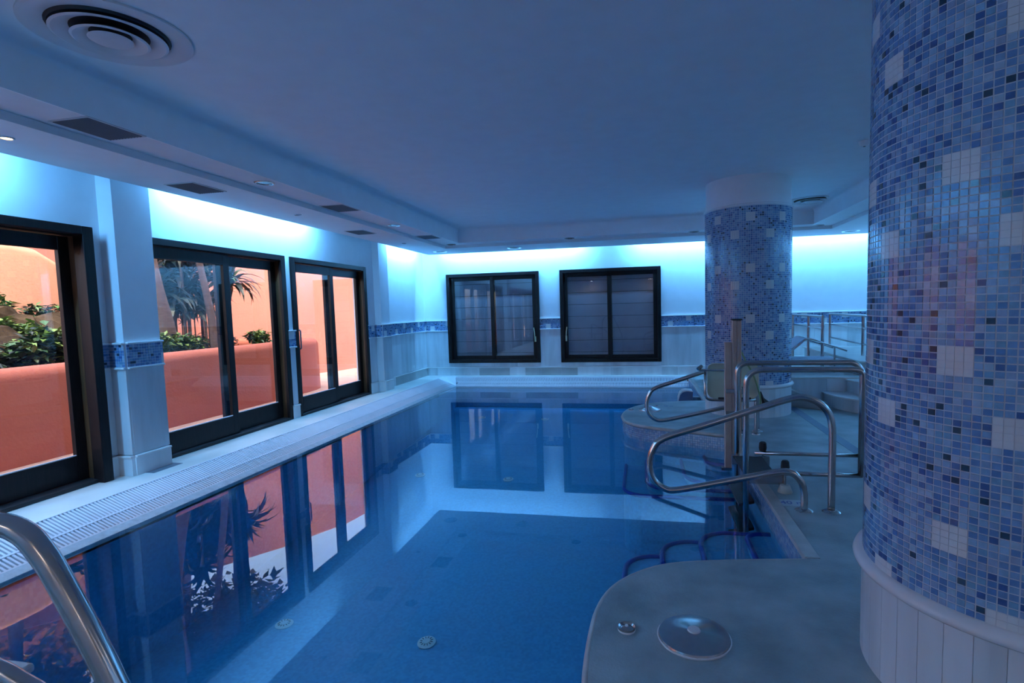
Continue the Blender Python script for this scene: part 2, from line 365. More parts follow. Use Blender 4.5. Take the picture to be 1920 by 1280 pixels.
# ------------------------------------------------------------------ floor / deck
near = [(PX, 3.29), (0.60, 3.235), (0.277, 3.167), (0.10, 3.10), (-0.03, 3.0), (-0.13, 2.88), (-0.194, 2.748), (-0.230, 2.60), (-0.242, 2.45), (-0.245, 2.25), (-0.236, 2.04),
        (-0.20, 1.80), (-0.11, 1.58), (0.05, 1.40), (0.28, 1.27), (0.6, 1.20), (PX, 1.17)]
far = [(PX, 8.66), (0.70, 8.64), (0.52, 8.59), (0.25, 8.50), (0.05, 8.35), (-0.12, 8.12), (-0.23, 7.85), (-0.277, 7.55), (-0.275, 7.35), (-0.23, 7.12), (-0.13, 6.95), (0.0, 6.83), (0.25, 6.69), (0.52, 6.59), (0.75, 6.49), (PX, 6.40)]
def smooth2(p, n=3): return [(q.x, q.y) for q in spline([(a_, b_, 0) for a_, b_ in p], n)]
near = smooth2(near); far = smooth2(far)
fl = MB()
poly = [(PX, YN), (XR, YN), (XR, YB), (PX, YB)] + far + near
fl.prism(poly, -0.028, 0.0)
fl.prism([(-4.5, YN), (PX, YN), (PX, PY0), (-4.5, PY0)], -0.028, 0.0)
floor = fl.build('floor', deck_m, kind='structure')
MB().box(XL, -4.5, YN, YB, -0.03, 0.0).box(-4.5, PX, 11.62, YB, -0.03, 0.0).build('side_walk', sill_m, floor)
# rounded lip of each curved ledge and of the straight edge
for nm, pl in (('ledge_lip', near), ('ledge_lip', far)):
    MB().tube([(x, y, -0.020) for x, y in pl], 0.022, 8).build(nm, lip_m, floor, smooth=True)
MB().box(PX - 0.012, PX + 0.075, 3.30, 6.39, -0.03, 0.006).box(PX - 0.012, PX + 0.075, 8.67, 11.62, -0.03, 0.006).build('edge_strip', lip_m, floor, bevel=0.006)
MB().box(2.02, 2.13, 3.2, 8.2, 0.0005, 0.003).build('floor_drain', mat('drain_slot', (0.10, 0.15, 0.22), 0.5), floor)
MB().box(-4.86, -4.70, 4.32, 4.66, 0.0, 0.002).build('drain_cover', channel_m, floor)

# ------------------------------------------------------------------ pool basin
ZF = -1.30
pb = MB()
def zfloor(y): return ZF if y < 4 else ZF + (y - 4) * (0.68 / 7.5)
pb.add([(-4.3, PY0 - .2, ZF), (PX + .1, PY0 - .2, ZF), (PX + .1, 4, ZF), (-4.3, 4, ZF), (PX + .1, 11.5, ZF + .68), (-4.3, 11.5, ZF + .68)], [(0, 1, 2, 3), (3, 2, 4, 5)])
pb.box(-4.28, -4.09, PY0, 11.5, ZF, -0.19); pb.box(-4.28, PX, 11.32, 11.5, ZF, -0.19); pb.box(-4.28, PX, PY0 - 0.2, PY0, ZF, -0.03)
pb.box(PX, PX + 0.15, PY0 - 0.2, 1.16, ZF, -0.03); pb.box(PX, PX + 0.15, 3.30, 6.39, ZF, -0.03); pb.box(PX, PX + 0.15, 8.67, 11.5, ZF, -0.03)
pool = pb.build('pool_basin', pm, kind='structure')
for pl in (near, far):
    MB().prism([((x - PX) * 0.985 + PX, y) for x, y in pl], ZF, -0.028).build('ledge_wall', pm, pool)
# tile strip of the ledge faces and straight edge
def strip_tiles(pl, name='edge_tiles'):
    mb = MB(); P = [Vector((x, y, 0)) for x, y in pl]; acc = 0
    for i in range(len(P) - 1):
        a, b2 = P[i], P[i + 1]; L = (b2 - a).length; n_ = max(1, round(L / TP)); d = (b2 - a) / L; nn = Vector((d.y, -d.x, 0))
        c0 = Vector((0.6, (P[0].y + P[-1].y) / 2, 0))
        if (a - c0).dot(nn) < 0: nn = -nn
        if len(P) == 2: nn = Vector((-1, 0, 0))
        for k in range(n_):
            for q in range(6):
                c = a + d * L * (k + 0.5) / n_; z = -0.045 - (q + 0.5) * TP
                c = c - nn * (0.003)
                mb.obox((c.x, c.y, z), d * (L / n_ / 2 - 0.0018), nn * 0.006, (0, 0, TP / 2 - 0.0018), random.choice([9, 9, 3, 0, 1]))
    mb.build(name, tile_mats + [tile_white], pool, kind='stuff')
strip_tiles([(PX, 3.31), (PX, 6.38)]); strip_tiles([(PX, 8.68), (PX, 11.3)]); strip_tiles(far); strip_tiles(near)

# overflow grates sloping into the water on the left and far sides
def grate(label, P0, P1, Lp0, Lp1, skew):
    """P0 top-edge point fn of s ; slope profile (horizontal inset, z)"""
    pass
def make_grate(name, label, axis):
    t = thing(name, label, 'grate', (-4.3, 6, 0) if axis == 'y' else (-1.7, 11.5, 0), group=None)
    run, tot = (0.42, 11.0) if axis == 'y' else (0.30, 5.0)
    prof = lambda q: (run * q, -0.174 * q)
    def pt(s, q, lift=0.0):
        h, z = prof(q)
        if axis == 'y': return Vector((-4.5 + h, s, z + lift))
        return Vector((s, 11.62 - h, z + lift))
    def ends(q):     # ends of the run at slope position q (mitred at the corner)
        if axis == 'y': return PY0, 11.62 - 0.30 * q
        return -4.5 + 0.42 * q, PX - 0.01
    def slab(mb, q0, q1, lift, th, mi=0):
        vs = []
        for q in (q0, q1):
            a, b2 = ends(q)
            for s in (a, b2):
                for l in (lift, lift - th): vs.append(pt(s, q, l))
        mb.add(vs, [(0, 2, 6, 4), (1, 5, 7, 3), (0, 1, 3, 2), (4, 6, 7, 5), (0, 4, 5, 1), (2, 3, 7, 6)], mi)
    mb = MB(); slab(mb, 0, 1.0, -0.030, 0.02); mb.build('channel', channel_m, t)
    mb = MB(); slab(mb, 0.0, 0.025, 0.003, 0.03); slab(mb, 0.49, 0.53, 0.003, 0.03); slab(mb, 0.80, 0.83, 0.003, 0.03)
    if axis == 'x': slab(mb, 0.97, 1.0, 0.003, 0.03)
    mb.build('rail', grate_m, t)
    if axis == 'y':
        mb = MB(); slab(mb, 0.835, 1.0, 0.004, 0.05); mb.build('edge_band', band_m, t)
    mb = MB(); qs = (0.025, 0.49, 0.53, 0.80) if axis == 'y' else (0.025, 0.49, 0.53, 0.97)
    pitch = 0.030
    for q0, q1 in ((qs[0], qs[1]), (qs[2], qs[3])):
        a, b2 = ends(q1); a2, b3 = ends(q0); s = max(a, a2) + 0.02
        while s < min(b2, b3) - 0.01:
            d = Vector((0, 1, 0)) if axis == 'y' else Vector((1, 0, 0)); hw = 0.0078
            vs = [pt(s - hw, q0), pt(s + hw, q0), pt(s + hw, q1), pt(s - hw, q1)]
            vs += [v - Vector((0, 0, 0.018)) for v in vs]
            mb.add(vs, [(0, 1, 2, 3), (0, 4, 5, 1), (1, 5, 6, 2), (2, 6, 7, 3), (3, 7, 4, 0)])
            s += pitch
    mb.build('grate_bars', grate_m, t, kind='stuff')
    return t
g1 = make_grate('overflow_grate', 'white slotted overflow grating sloping into the pool in front of the glass doors', 'y')
g2 = make_grate('overflow_grate', 'white slotted overflow grating along the far end of the pool under the two windows', 'x')
mb = MB(); mb.add([(-4.5, 11.62, 0.006), (-4.08, 11.32, -0.166), (-4.5, 11.30, 0.006), (-4.20, 11.62, 0.006), (-4.5, 11.62, -0.02), (-4.08, 11.32, -0.19), (-4.5, 11.30, -0.02), (-4.2, 11.62, -0.02)],
              [(0, 2, 1), (0, 1, 3), (2, 6, 5, 1), (1, 5, 7, 3), (0, 3, 7, 4), (0, 4, 6, 2)])
mb.build('corner_plate', grate_m, g2)

# water
mb = MB(); mb.add([(-4.085, PY0, ZW), (PX, PY0, ZW), (PX, 11.33, ZW), (-4.085, 11.33, ZW)], [(0, 1, 2, 3)])
wtr = mb.build('pool_water', water_m, label='still blue water filling the indoor pool, mirroring windows and doors', cat='water', kind='stuff')

# floor inlets
t = thing('pool_inlet', 'x', 'pool inlet', (0, 0, ZF), group='round inlets on the pool floor')
MB().lathe([(0, 0.018), (0.03, 0.018), (0.032, 0.012), (0.062, 0.014), (0.078, 0.004), (0.078, 0)], (0, 0, ZF), 24).build('cover', jet_m, t, smooth='auto')
mb = MB()
for k in range(12):
    a = 2 * PI * k / 12; mb.obox((0.047 * math.cos(a), 0.047 * math.sin(a), ZF + 0.014), (0.009 * math.cos(a), 0.009 * math.sin(a), 0), (-0.003 * math.sin(a), 0.003 * math.cos(a), 0), (0, 0, 0.002))
mb.build('slots', channel_m, t)
INL = [((533, 1170), -3.229, 4.147, 'pale round inlet on the pool floor, nearest the left side of the pool'), ((800, 1205), -1.826, 4.088, 'pale round inlet on the pool floor at the bottom middle of the picture'),
       ((788, 891), -3.773, 8.488, 'pale round inlet on the pool floor left of the first reflected window'), ((953, 899), -2.2, 8.434, 'pale round inlet on the pool floor under the first reflected window'),
       ((904, 783), 0, 0, 'small far inlet showing through the reflection of the left window'), ((1022, 786), 0, 0, 'small far inlet showing between the reflections of the two windows')]
INLP = [(-3.214, 4.127, -1.288), (-1.821, 4.076, -1.293), (-3.342, 7.517, -0.981), (-1.951, 7.48, -0.984), (-3.258, 10.518, -0.709), (-1.931, 10.468, -0.714)]
for i, ((x, y, zf), q) in enumerate(zip(INLP, INL)):
    if i == 0: t.location = (x, y, zf); t['label'] = q[3]
    else: dup(t, (x, y, zf + .004), q[3]).rotation_euler = (math.atan(0.68 / 7.5) if y > 4 else 0, 0, 0)

# submerged corner steps with dark blue nosings
def rrect(x0, y0, y1, cx_side, rad=0.24, n=7):
    """outline of a tier: from the ledge side (y0) to the free side (y1), rounded corner; wall on the right"""
    s = 1 if y1 > y0 else -1; out = [(x0, y0)]
    for k in range(n + 1):
        a = PI / 2 * k / n; out.append((x0 + rad * (1 - math.cos(a)), y1 - s * rad * (1 - math.sin(a))))
    out.append((PX, y1)); return out
def steps(label, tiers, ybase):
    t = thing('pool_steps', label, 'steps', (0.5, ybase, ZF))
    for x0, y1, z in tiers:
        pl = rrect(x0, ybase, y1, 1, min(0.24, (PX - x0) * 0.6))
        poly = pl + [(PX, ybase)]
        o = MB().prism(poly, ZF, z).build('step', pm, t)
        w_ = 0.028; mb = MB()
        P = [Vector((p[0], p[1], z + 0.002)) for p in pl]
        mb.tube(P, 0.021, 6); mb.build('nosing', navy, o, smooth=True)
    return t
steps('submerged corner steps with dark blue nosings beside the nearer curved ledge', [(-0.15, 4.25, -0.50), (0.13, 4.38, -0.42), (0.42, 4.40, -0.34), (0.75, 4.22, -0.26)], 3.15)
steps('submerged corner steps with dark blue nosings in front of the farther curved ledge', [(-0.22, 5.65, -0.50), (0.03, 5.72, -0.44), (0.44, 5.78, -0.38), (0.70, 6.20, -0.30)], 6.75)

# ------------------------------------------------------------------ sliding doors
def door(idx, y0, y1, xf, handle):
    d = thing('door_%d' % idx, None, None, (XL, (y0 + y1) / 2, 0), kind='structure')
    cw = 0.075; x1 = xf; xb = XL - 0.20; ym = y1 - 1.075
    # casing proud of the wall
    MB().box(XL - 0.02, x1, y0 - 0.02, y0 + cw, 0, DH).box(XL - 0.02, x1, y1 - cw, y1 + 0.02, 0, DH).box(XL - 0.02, x1, y0 + cw, y1 - cw, DH - cw, DH).build('casing', wood, d, bevel=0.006)
    # deep frame lining
    MB().box(xb, XL - 0.02, y0, y0 + 0.05, 0, DH - 0.03).box(xb, XL - 0.02, y1 - 0.05, y1, 0, DH - 0.03).build('jamb', wood2, d, bevel=0.004)
    MB().box(xb, XL - 0.02, y0 + 0.05, y1 - 0.05, DH - 0.08, DH - 0.03).build('head', wood, d)
    MB().box(xb, XL + 0.03, y0 + 0.05, y1 - 0.05, 0.0, 0.035).build('sill_track', black, d, bevel=0.004)
    for k, (a, b2, xx) in enumerate(((y0 + 0.06, ym + 0.07, XL - 0.045), (ym - 0.07, y1 - 0.055, XL - 0.115))):
        st = 0.095; zt = DH - 0.085; zb = 0.04; zg0 = 0.27; zg1 = zt - 0.125; th = 0.022
        leaf = MB().box(xx - th, xx + th, a, a + st, zb, zt).box(xx - th, xx + th, b2 - st, b2, zb, zt).box(xx - th, xx + th, a + st, b2 - st, zb, zg0).box(xx - th, xx + th, a + st, b2 - st, zg1, zt).build('sliding_leaf', wood, d, bevel=0.004)
        MB().box(xx - 0.004, xx + 0.004, a + st - 0.004, b2 - st + 0.004, zg0 - 0.004, zg1 + 0.004).build('glass', glass, leaf)
        gb = 0.010
        MB().box(xx + 0.006, xx + 0.018, a + st, b2 - st, zg0, zg0 + gb).build('glazing_bead', white_p, leaf)
        if k == 0 and handle:
            y = a + 0.062
            MB().tube(fillet([(xx + th, y, 1.0), (xx + 0.065, y, 1.0), (xx + 0.065, y, 1.28), (xx + th, y, 1.28)], 0.025), 0.011, 8).build('handle', vent_m, leaf, smooth=True)
    return d
door(4, DOORS[0][0], DOORS[0][1], XL + 0.025, True)
door(1, DOORS[1][0], DOORS[1][1] - 0.02, XL + 0.10, True)
door(2, DOORS[2][0], DOORS[2][1], XL + 0.025, True)
door(3, DOORS[3][0], DOORS[3][1], XL + 0.025, True)

# ------------------------------------------------------------------ back windows
def window(idx, x0, x1, hside):
    d = thing('window_%d' % idx, None, None, ((x0 + x1) / 2, YB, WZ[0]), kind='structure')
    z0, z1 = WZ; cw = 0.075
    MB().box(x0, x0 + cw, YB - 0.055, YB + 0.16, z0, z1).box(x1 - cw, x1, YB - 0.055, YB + 0.16, z0, z1).box(x0 + cw, x1 - cw, YB - 0.055, YB + 0.16, z0, z0 + cw).box(x0 + cw, x1 - cw, YB - 0.055, YB + 0.16, z1 - cw, z1).build('frame', wood, d, bevel=0.006)
    xm = (x0 + x1) / 2
    for k, (a, b2, yy) in enumerate(((x0 + cw, xm + 0.05, YB + 0.05), (xm - 0.05, x1 - cw, YB + 0.005))):
        st = 0.085; za = z0 + cw; zb = z1 - cw
        s = MB().box(a, a + st, yy - 0.02, yy + 0.02, za, zb).box(b2 - st, b2, yy - 0.02, yy + 0.02, za, zb).box(a + st, b2 - st, yy - 0.02, yy + 0.02, za, za + 0.085).box(a + st, b2 - st, yy - 0.02, yy + 0.02, zb - 0.085, zb).build('sash', wood, d, bevel=0.004)
        MB().box(a + st - 0.003, b2 - st + 0.003, yy - 0.003, yy + 0.003, za + 0.08, zb - 0.08).build('pane', glass, s)
    bh = 0.265; z = z0 + cw - 0.12
    while z < z1:
        MB().box(x0 + cw, x1 - cw, YB + 0.13, YB + 0.145, max(z, z0 + cw), min(z + bh - 0.008, z1 - cw)).build('shutter_board', board_m, d, bevel=0.003)
        z += bh
    MB().box(x0 + cw, x1 - cw, YB + 0.147, YB + 0.157, z0 + cw, z1 - cw).build('shutter_backing', black, d)
    hx = x1 - cw - 0.035 if hside > 0 else x0 + cw + 0.04; hy = YB - 0.02 if hside > 0 else YB + 0.025
    MB().tube(fillet([(hx, hy, 0.80), (hx, hy - 0.05, 0.80), (hx - 0.01 * hside, hy - 0.05, 0.98), (hx - 0.025 * hside, hy - 0.045, 1.08)], 0.02), 0.011, 8).box(hx - 0.018, hx + 0.018, hy - 0.008, hy + 0.004, 0.76, 0.88).build('handle', brass, d, smooth='auto')
window(1, *WINS[0], 1); window(2, *WINS[1], -1)

# ------------------------------------------------------------------ columns
def column(cx, cy, rad, zr, rp, rowsA, rowsB, azA, label, ztop, singles, boff=1):
    root = thing('mosaic_column', label, 'column', (cx, cy, 0))
    # marble staves
    ns = 40
    for k in range(ns):
        a0 = 2 * PI * k / ns + 0.0015; a1 = 2 * PI * (k + 1) / ns - 0.0015; r0 = rad - 0.03; r1 = rad + 0.004; vs = []
        for z in (0.0, zr):
            for a in (a0, (a0 + a1) / 2, a1): vs.append((cx + r1 * math.cos(a), cy + r1 * math.sin(a), z))
            for a in (a1, a0): vs.append((cx + r0 * math.cos(a), cy + r0 * math.sin(a), z))
        MB().add(vs, [(4, 3, 2, 1, 0), (5, 6, 7, 8, 9)] + [(i, (i + 1) % 5, 5 + (i + 1) % 5, 5 + i) for i in range(5)]).build('marble_stave', (marble2, marble2, marble)[random.randrange(3)], root)
    pr_ = [(rad - 0.02, zr), (rad + 0.018, zr), (rad + 0.034, zr + 0.012), (rad + 0.038, zr + 0.026), (rad + 0.032, zr + 0.040), (rad + 0.012, zr + 0.052), (rad - 0.02, zr + 0.052)]
    MB().lathe(pr_, (cx, cy, 0), 96, closed=True).build('base_ring', trim_w, root, smooth='auto')
    zb = zr + 0.052
    MB().lathe([(rad - 0.003, 0.0), (rad - 0.003, zr), (rad - 0.0004, zr + .01), (rad - 0.0004, ztop), (rad - 0.02, ztop)], (cx, cy, 0), 128).build('grout_core', grout, root, smooth='auto')
    MB().lathe([(rad - 0.02, ztop), (rad + 0.014, ztop), (rad + 0.018, ztop + 0.012), (rad - 0.005, ztop + 0.022), (rad - 0.012, ztop + 0.03), (rad - 0.012, 3.14)], (cx, cy, 0), 96).build('plaster_neck', plaster, root, smooth='auto')
    MB().lathe([(0.02, zr * 0.3), (rad - 0.03, zr * 0.3)], (cx, cy, 0), 32).build('inner_core', grout, root)
    N = 128; da = 2 * PI / N; nr = int((ztop - zb) / rp); white = {}
    def tile(mb, i, j, mi, g=0.0021, pr=0.0036, tilt=0.012):
        a0 = azA + i * da; z0 = zb + j * rp; ga = g / rad; a0_, a1_ = a0 + ga, a0 + da - ga; za, zc = z0 + g, z0 + rp - g
        r0 = rad - 0.006; vs = []
        for a, z in ((a0_, za), (a1_, za), (a1_, zc), (a0_, zc)): vs.append((cx + r0 * math.cos(a), cy + r0 * math.sin(a), z))
        tx = random.uniform(-tilt, tilt) * 0.012; tz = random.uniform(-tilt, tilt) * 0.012
        for (a, z), q in zip(((a0_, za), (a1_, za), (a1_, zc), (a0_, zc)), ((-1, -1), (1, -1), (1, 1), (-1, 1))):
            rr = rad + pr + q[0] * tx + q[1] * tz - 0.002; vs.append((cx + rr * math.cos(a), cy + rr * math.sin(a), z))
        mb.add(vs, [(4, 5, 6, 7), (0, 1, 5, 4), (1, 2, 6, 5), (2, 3, 7, 6), (3, 0, 4, 7)], mi)
    for rows, off in ((rowsA, 0), (rowsB, 8)):
        for zc in rows:
            j0 = round((zc - zb) / rp) - 2
            for p in range(8):
                mb = MB(); i0 = p * 16 + off + (boff if off else 0) - 2
                for a in range(4):
                    for q in range(4):
                        if 0 <= j0 + q < nr: white[((i0 + a) % N, j0 + q)] = 1; tile(mb, i0 + a, j0 + q, 0, 0.0006, tilt=0.002)
                if mb.v: mb.build('white_tile_square', tile_white, root)
    rest = MB(); sing = []
    V = Vector((0, 0, 1.5))
    for j in range(nr):
        for i in range(N):
            if (i, j) in white: continue
            mi = pick(); a = azA + (i + 0.5) * da
            if singles:
                P = Vector((cx + rad * math.cos(a), cy + rad * math.sin(a), zb + (j + 0.5) * rp)); nv = Vector((math.cos(a), math.sin(a), 0)); dv = V - P
                dirv = -dv.normalized(); px = dirv.dot(r) / dirv.dot(f); py = dirv.dot(u) / dirv.dot(f)
                if dv.dot(nv) > 0 and px < 0.90 and abs(py) < 0.62:
                    sing.append((dv.dot(nv) / dv.length ** 3 / dirv.dot(f) ** 3, i, j, mi)); continue
            tile(rest, i, j, mi)
    if singles:
        sing.sort(reverse=True)
        for s_, i, j, mi in sing[300:]: tile(rest, i, j, mi)
        protos = {}
        for s_, i, j, mi in sing[:300]:
            v = random.randrange(3)
            if (mi, v) not in protos:
                mb = MB(); tile(mb, 0, 0, 0); o = mb.build('mosaic_tile', tile_mats[mi], root); me = o.data
                protos[(mi, v)] = me; o.rotation_euler = (0, 0, i * da); o.location = (0, 0, j * rp); continue
            o = bpy.data.objects.new('mosaic_tile', protos[(mi, v)]); C.objects.link(o); o.parent = root
            o.rotation_euler = (0, 0, i * da); o.location = (0, 0, j * rp)
    rest.build('mosaic_tiles', tile_mats, root, kind='stuff')
    return root
D = math.radians
column(1.43, 7.91, 0.556, 0.378, 0.0271, (0.64, 1.29, 1.945, 2.60), (0.42 + 0.01, 1.07, 1.72, 2.37), D(-141.5), 'round blue mosaic column farther away, beside the back corner of the pool', 2.745, False)
column(1.445, 2.327, 0.545, 0.395, 0.0241, (0.45, 1.07, 1.70, 2.33), (0.68, 1.30, 1.92, 2.55), D(-171.5), 'large round blue mosaic column in the right foreground', 2.745, True, 2)

# ------------------------------------------------------------------ ceiling fittings
def vent_proto():
    t = thing('ceiling_vent', 'dark slatted air vent in the upper soffit, nearest the camera', 'vent', (0, 0, 0), group='rectangular soffit vents')
    hx, hy = 0.145, 0.20
    mb = MB(); mb.box(-hx - 0.015, hx + 0.015, -hy - 0.015, -hy, -0.006, 0.0); mb.box(-hx - 0.015, hx + 0.015, hy, hy + 0.015, -0.006, 0.0); mb.box(-hx - 0.015, -hx, -hy, hy, -0.006, 0.0); mb.box(hx, hx + 0.015, -hy, hy, -0.006, 0.0); mb.build('frame', ventf_m, t)
    MB().box(-hx, hx, -hy, hy, -0.0015, 0.0).build('backing', black, t)
    for k in range(11):
        x = -hx + 2 * hx * (k + 0.5) / 11
        MB().obox((x, 0, -0.005), (0.009, 0, 0.0035), (0, hy, 0), (0.0008, 0, -0.002)).build('slat', vent_m, t)
    return t
vp = vent_proto(); vp.location = (-3.69, 3.19, 2.834)
for x, y, z, l in ((-4.28, 4.64, 2.775, 'dark slatted air vent in the lower soffit above the middle glass door'), (-3.71, 6.29, 2.834, 'dark slatted air vent in the upper soffit, second from the camera'),
                   (-4.32, 7.87, 2.775, 'dark slatted air vent in the lower soffit above the farthest glass door'), (-3.73, 9.2, 2.834, 'dark slatted air vent in the upper soffit near the far corner')):
    dup(vp, (x, y, z), l)
def downlight(name, label, rad, loc, lamp_mat, group):
    t = thing(name, label, 'ceiling light', loc, group=group)
    c = loc
    MB().lathe([(rad * 0.72, 0.0), (rad * 0.74, -0.008), (rad * 0.9, -0.010), (rad, -0.004), (rad, 0.0)], c, 32).build('trim_ring', steel if rad > 0.06 else ventf_m, t, smooth='auto')
    MB().lathe([(0.001, -0.002), (rad * 0.74, -0.002)], c, 24).build('lens', lamp_mat, t)
    return t
lens = mat('dark_lens', (0.10, 0.11, 0.13), 0.15)
lit = bpy.data.materials.new('lit_lens'); lit.use_nodes = True
lit.node_tree.nodes['Principled BSDF'].inputs['Emission Color'].default_value = (1, 0.62, 0.35, 1); lit.node_tree.nodes['Principled BSDF'].inputs['Emission Strength'].default_value = 9
G = 'round recessed downlights in the soffit'
d0 = downlight('downlight', 'round chrome-rimmed downlight, unlit, in the upper soffit nearest the camera', 0.098, (-3.70, 4.875, 2.834), lens, G)
for x, y, z, l in ((-3.71, 7.78, 2.834, 'round chrome-rimmed downlight, unlit, in the upper soffit above the farthest door'), (-3.74, 10.39, 2.834, 'round downlight at the far left corner of the upper soffit'),
                   (-1.35, 10.40, 2.834, 'round downlight in the far soffit above the gap between the windows'), (0.95, 10.40, 2.834, 'round downlight in the far soffit just left of the farther column'),
                   (3.08, 10.40, 2.834, 'round downlight at the right corner of the far soffit')): dup(d0, (x, y, z), l)
d1 = downlight('round_ceiling_speaker', 'flat round grille in the lower far soffit above the left window', 0.15, (-2.59, 11.02, 2.775), vent_m, 'round grilles in the lower far soffit'); d1['category'] = 'grille'
dup(d1, (-4.22, 11.02, 2.775), 'flat round grille in the lower soffit at the far left corner'); dup(d1, (3.80, 11.04, 2.775), 'flat round grille in the lower soffit right of the farther column')
d2 = downlight('small_spotlight', 'small lit warm spotlight in the lower soffit at the left edge', 0.045, (-4.28, 3.025, 2.775), lit, 'small spotlights in the lower soffit')
d3 = downlight('small_spotlight', 'small unlit spotlight in the lower soffit above the middle door', 0.045, (-4.27, 6.22, 2.775), lens, 'small spotlights in the lower soffit')
dup(d3, (-4.30, 9.41, 2.775), 'small unlit spotlight in the lower soffit beyond the farthest door')
sp = bpy.data.lights.new('spotlight_bulb', 'SPOT'); sp.energy = 12; sp.color = (1, 0.7, 0.45); sp.spot_size = 1.2; so = bpy.data.objects.new('spotlight_bulb', sp); C.objects.link(so); so.location = (-4.28, 3.025, 2.76)

def diffuser(label, loc, sc):
    t = thing('round_air_diffuser', label, 'air diffuser', loc, group='round air diffusers in the ceiling')
    def L(prof, nm, m): MB().lathe([(a * sc, b_ * sc) for a, b_ in prof], loc, 64, closed=True).build(nm, m, t, smooth='auto')
    L([(0.40, 0.0), (0.40, -0.012), (0.37, -0.020), (0.30, -0.006), (0.285, 0.0)], 'outer_flange', white_p)
    L([(0.29, -0.001), (0.275, -0.014), (0.20, -0.001)], 'dark_recess', black)
    L([(0.275, -0.030), (0.262, -0.036), (0.20, -0.010), (0.18, 0.0), (0.205, -0.001)], 'middle_cone', white_p)
    L([(0.185, -0.044), (0.172, -0.050), (0.115, -0.018), (0.10, -0.01), (0.12, -0.012)], 'inner_cone', white_p)
    L([(0.001, -0.035), (0.10, -0.045), (0.108, -0.040), (0.06, -0.02), (0.001, -0.01)], 'centre_cone', white_p)
    MB().lathe([(0.001, -0.003), (0.29 * sc, -0.003)], loc, 32).build('backing', black, t)
    return t
diffuser('large round white air diffuser with concentric cones at the upper left of the ceiling', (-2.945, 2.66, 3.13), 1.0)
diffuser('round white air diffuser in the ceiling just right of the farther column', (2.70, 9.55, 3.13), 0.9)
t = thing('smoke_detector', 'small white ceiling detector beside the top of the nearer column', 'detector', (2.27, 6.26, 3.13))
MB().lathe([(0.0, -0.05), (0.03, -0.05), (0.045, -0.035), (0.055, 0.0)], (2.27, 6.26, 3.13), 24).build('body', white_p, t, smooth='auto')
MB().lathe([(0.0, -0.056), (0.012, -0.056), (0.012, -0.05)], (2.27, 6.26, 3.13), 12).build('sensor', vent_m, t)

# ------------------------------------------------------------------ steel handrails of the corner steps
def handrail(label, y):
    root = thing('handrail', label, 'handrail', (1.2, y, 0), group='looped pool handrails')
    pts = [(1.127, 0), (1.127, .12), (1.105, .21), (1.04, .272), (.93, .272), (.6, .195), (.263, .118), (.15, .122), (.07, .19), (.042, .305), (.07, .42), (.15, .507), (.45, .612), (.8, .735), (1.0, .803),
           (1.11, .822), (1.215, .785), (1.285, .70), (1.307, .574), (1.307, .3), (1.307, 0)]
    MB().tube(spline([(a, y, b_) for a, b_ in pts], 6), 0.0245, 14).build('tube', steel, root, smooth=True)
    for x in (1.127, 1.307): MB().lathe([(0.025, 0.016), (0.030, 0.016), (0.055, 0.006), (0.062, 0.0)], (x, y, 0), 24).build('flange', steel, root, smooth='auto')
    return root
h = handrail('looped stainless handrail nearest the camera on the right pool edge', 4.08)
dup(h, (1.2, 6.6, 0), 'looped stainless handrail behind the pool lift by the farther curved ledge')

# near left ladder rail
t = thing('pool_ladder', 'steel ladder rail rising from the water at the lower left corner', 'ladder', (-1.5, 0.5, 0))
MB().tube(spline([(-1.70, .42, 0), (-1.70, .43, .6), (-1.66, .5, .95), (-1.52, .68, 1.085), (-1.35, .79, 1.106), (-1.27, .817, 1.098), (-1.222, .826, 1.078), (-1.185, .83, 1.035), (-1.155, .832, .986), (-1.098, .835, .877), (-1.047, .837, .769), (-.93, .84, .5), (-.83, .845, .2), (-.8, .845, -.2), (-.8, .845, -1.0)], 6), 0.0235, 16).build('grab_rail', steel, t, smooth=True)
MB().tube(spline([(-2.15, .60, 0), (-2.15, .62, .6), (-2.10, .80, .78), (-1.90, 1.02, .70), (-1.72, 1.03, .62), (-1.62, 1.04, .575), (-1.50, 1.05, .48), (-1.42, 1.05, .2), (-1.40, 1.05, -1.0)], 6), 0.0235, 16).build('lower_rail', steel, t, smooth=True)
MB().box(-2.22, -1.93, 1.08, 1.30, .38, .41).build('tread', ventf_m, t, bevel=0.01)
MB().tube([(-1.97, 1.14, .39), (-1.97, 1.14, -1.3)], 0.018, 10).tube([(-2.1, 1.25, .39), (-2.1, 1.25, -1.3)], 0.018, 10).tube([(-2.1, 1.16, .37), (-1.65, 1.04, .37)], 0.014, 8).build('tread_post', steel, t, smooth=True)

# ------------------------------------------------------------------ removable access ladder with side frames
t = thing('access_ladder', 'removable steel pool access ladder with two side frames and black treads', 'ladder', (1.2, 4.77, 0))
MB().tube(fillet([(.80, 4.47, -1.1), (.80, 4.47, .975), (1.55, 4.47, .975), (1.64, 4.47, .965), (1.64, 4.47, .15)], 0.13), 0.0235, 14).build('side_frame', steel, t, smooth=True)
MB().tube(fillet([(.83, 5.06, -1.1), (.83, 5.06, .965), (1.79, 5.06, .965), (1.85, 5.06, .90), (1.86, 5.06, .15)], 0.10), 0.0235, 14).build('side_frame', steel, t, smooth=True)
MB().tube([(.98, 4.47, .15), (1.64, 4.47, .15)], 0.018, 10).build('base_rail', steel, t, smooth=True)
MB().tube([(.98, 5.06, .15), (1.86, 5.06, .15)], 0.018, 10).build('base_rail', steel, t, smooth=True)
MB().tube([(1.64, 4.47, .15), (1.86, 5.06, .15)], 0.018, 10).build('cross_rail', steel, t, smooth=True)
MB().box(.80, 1.04, 4.52, 5.02, .10, .125).build('top_plate', black, t, bevel=0.004)
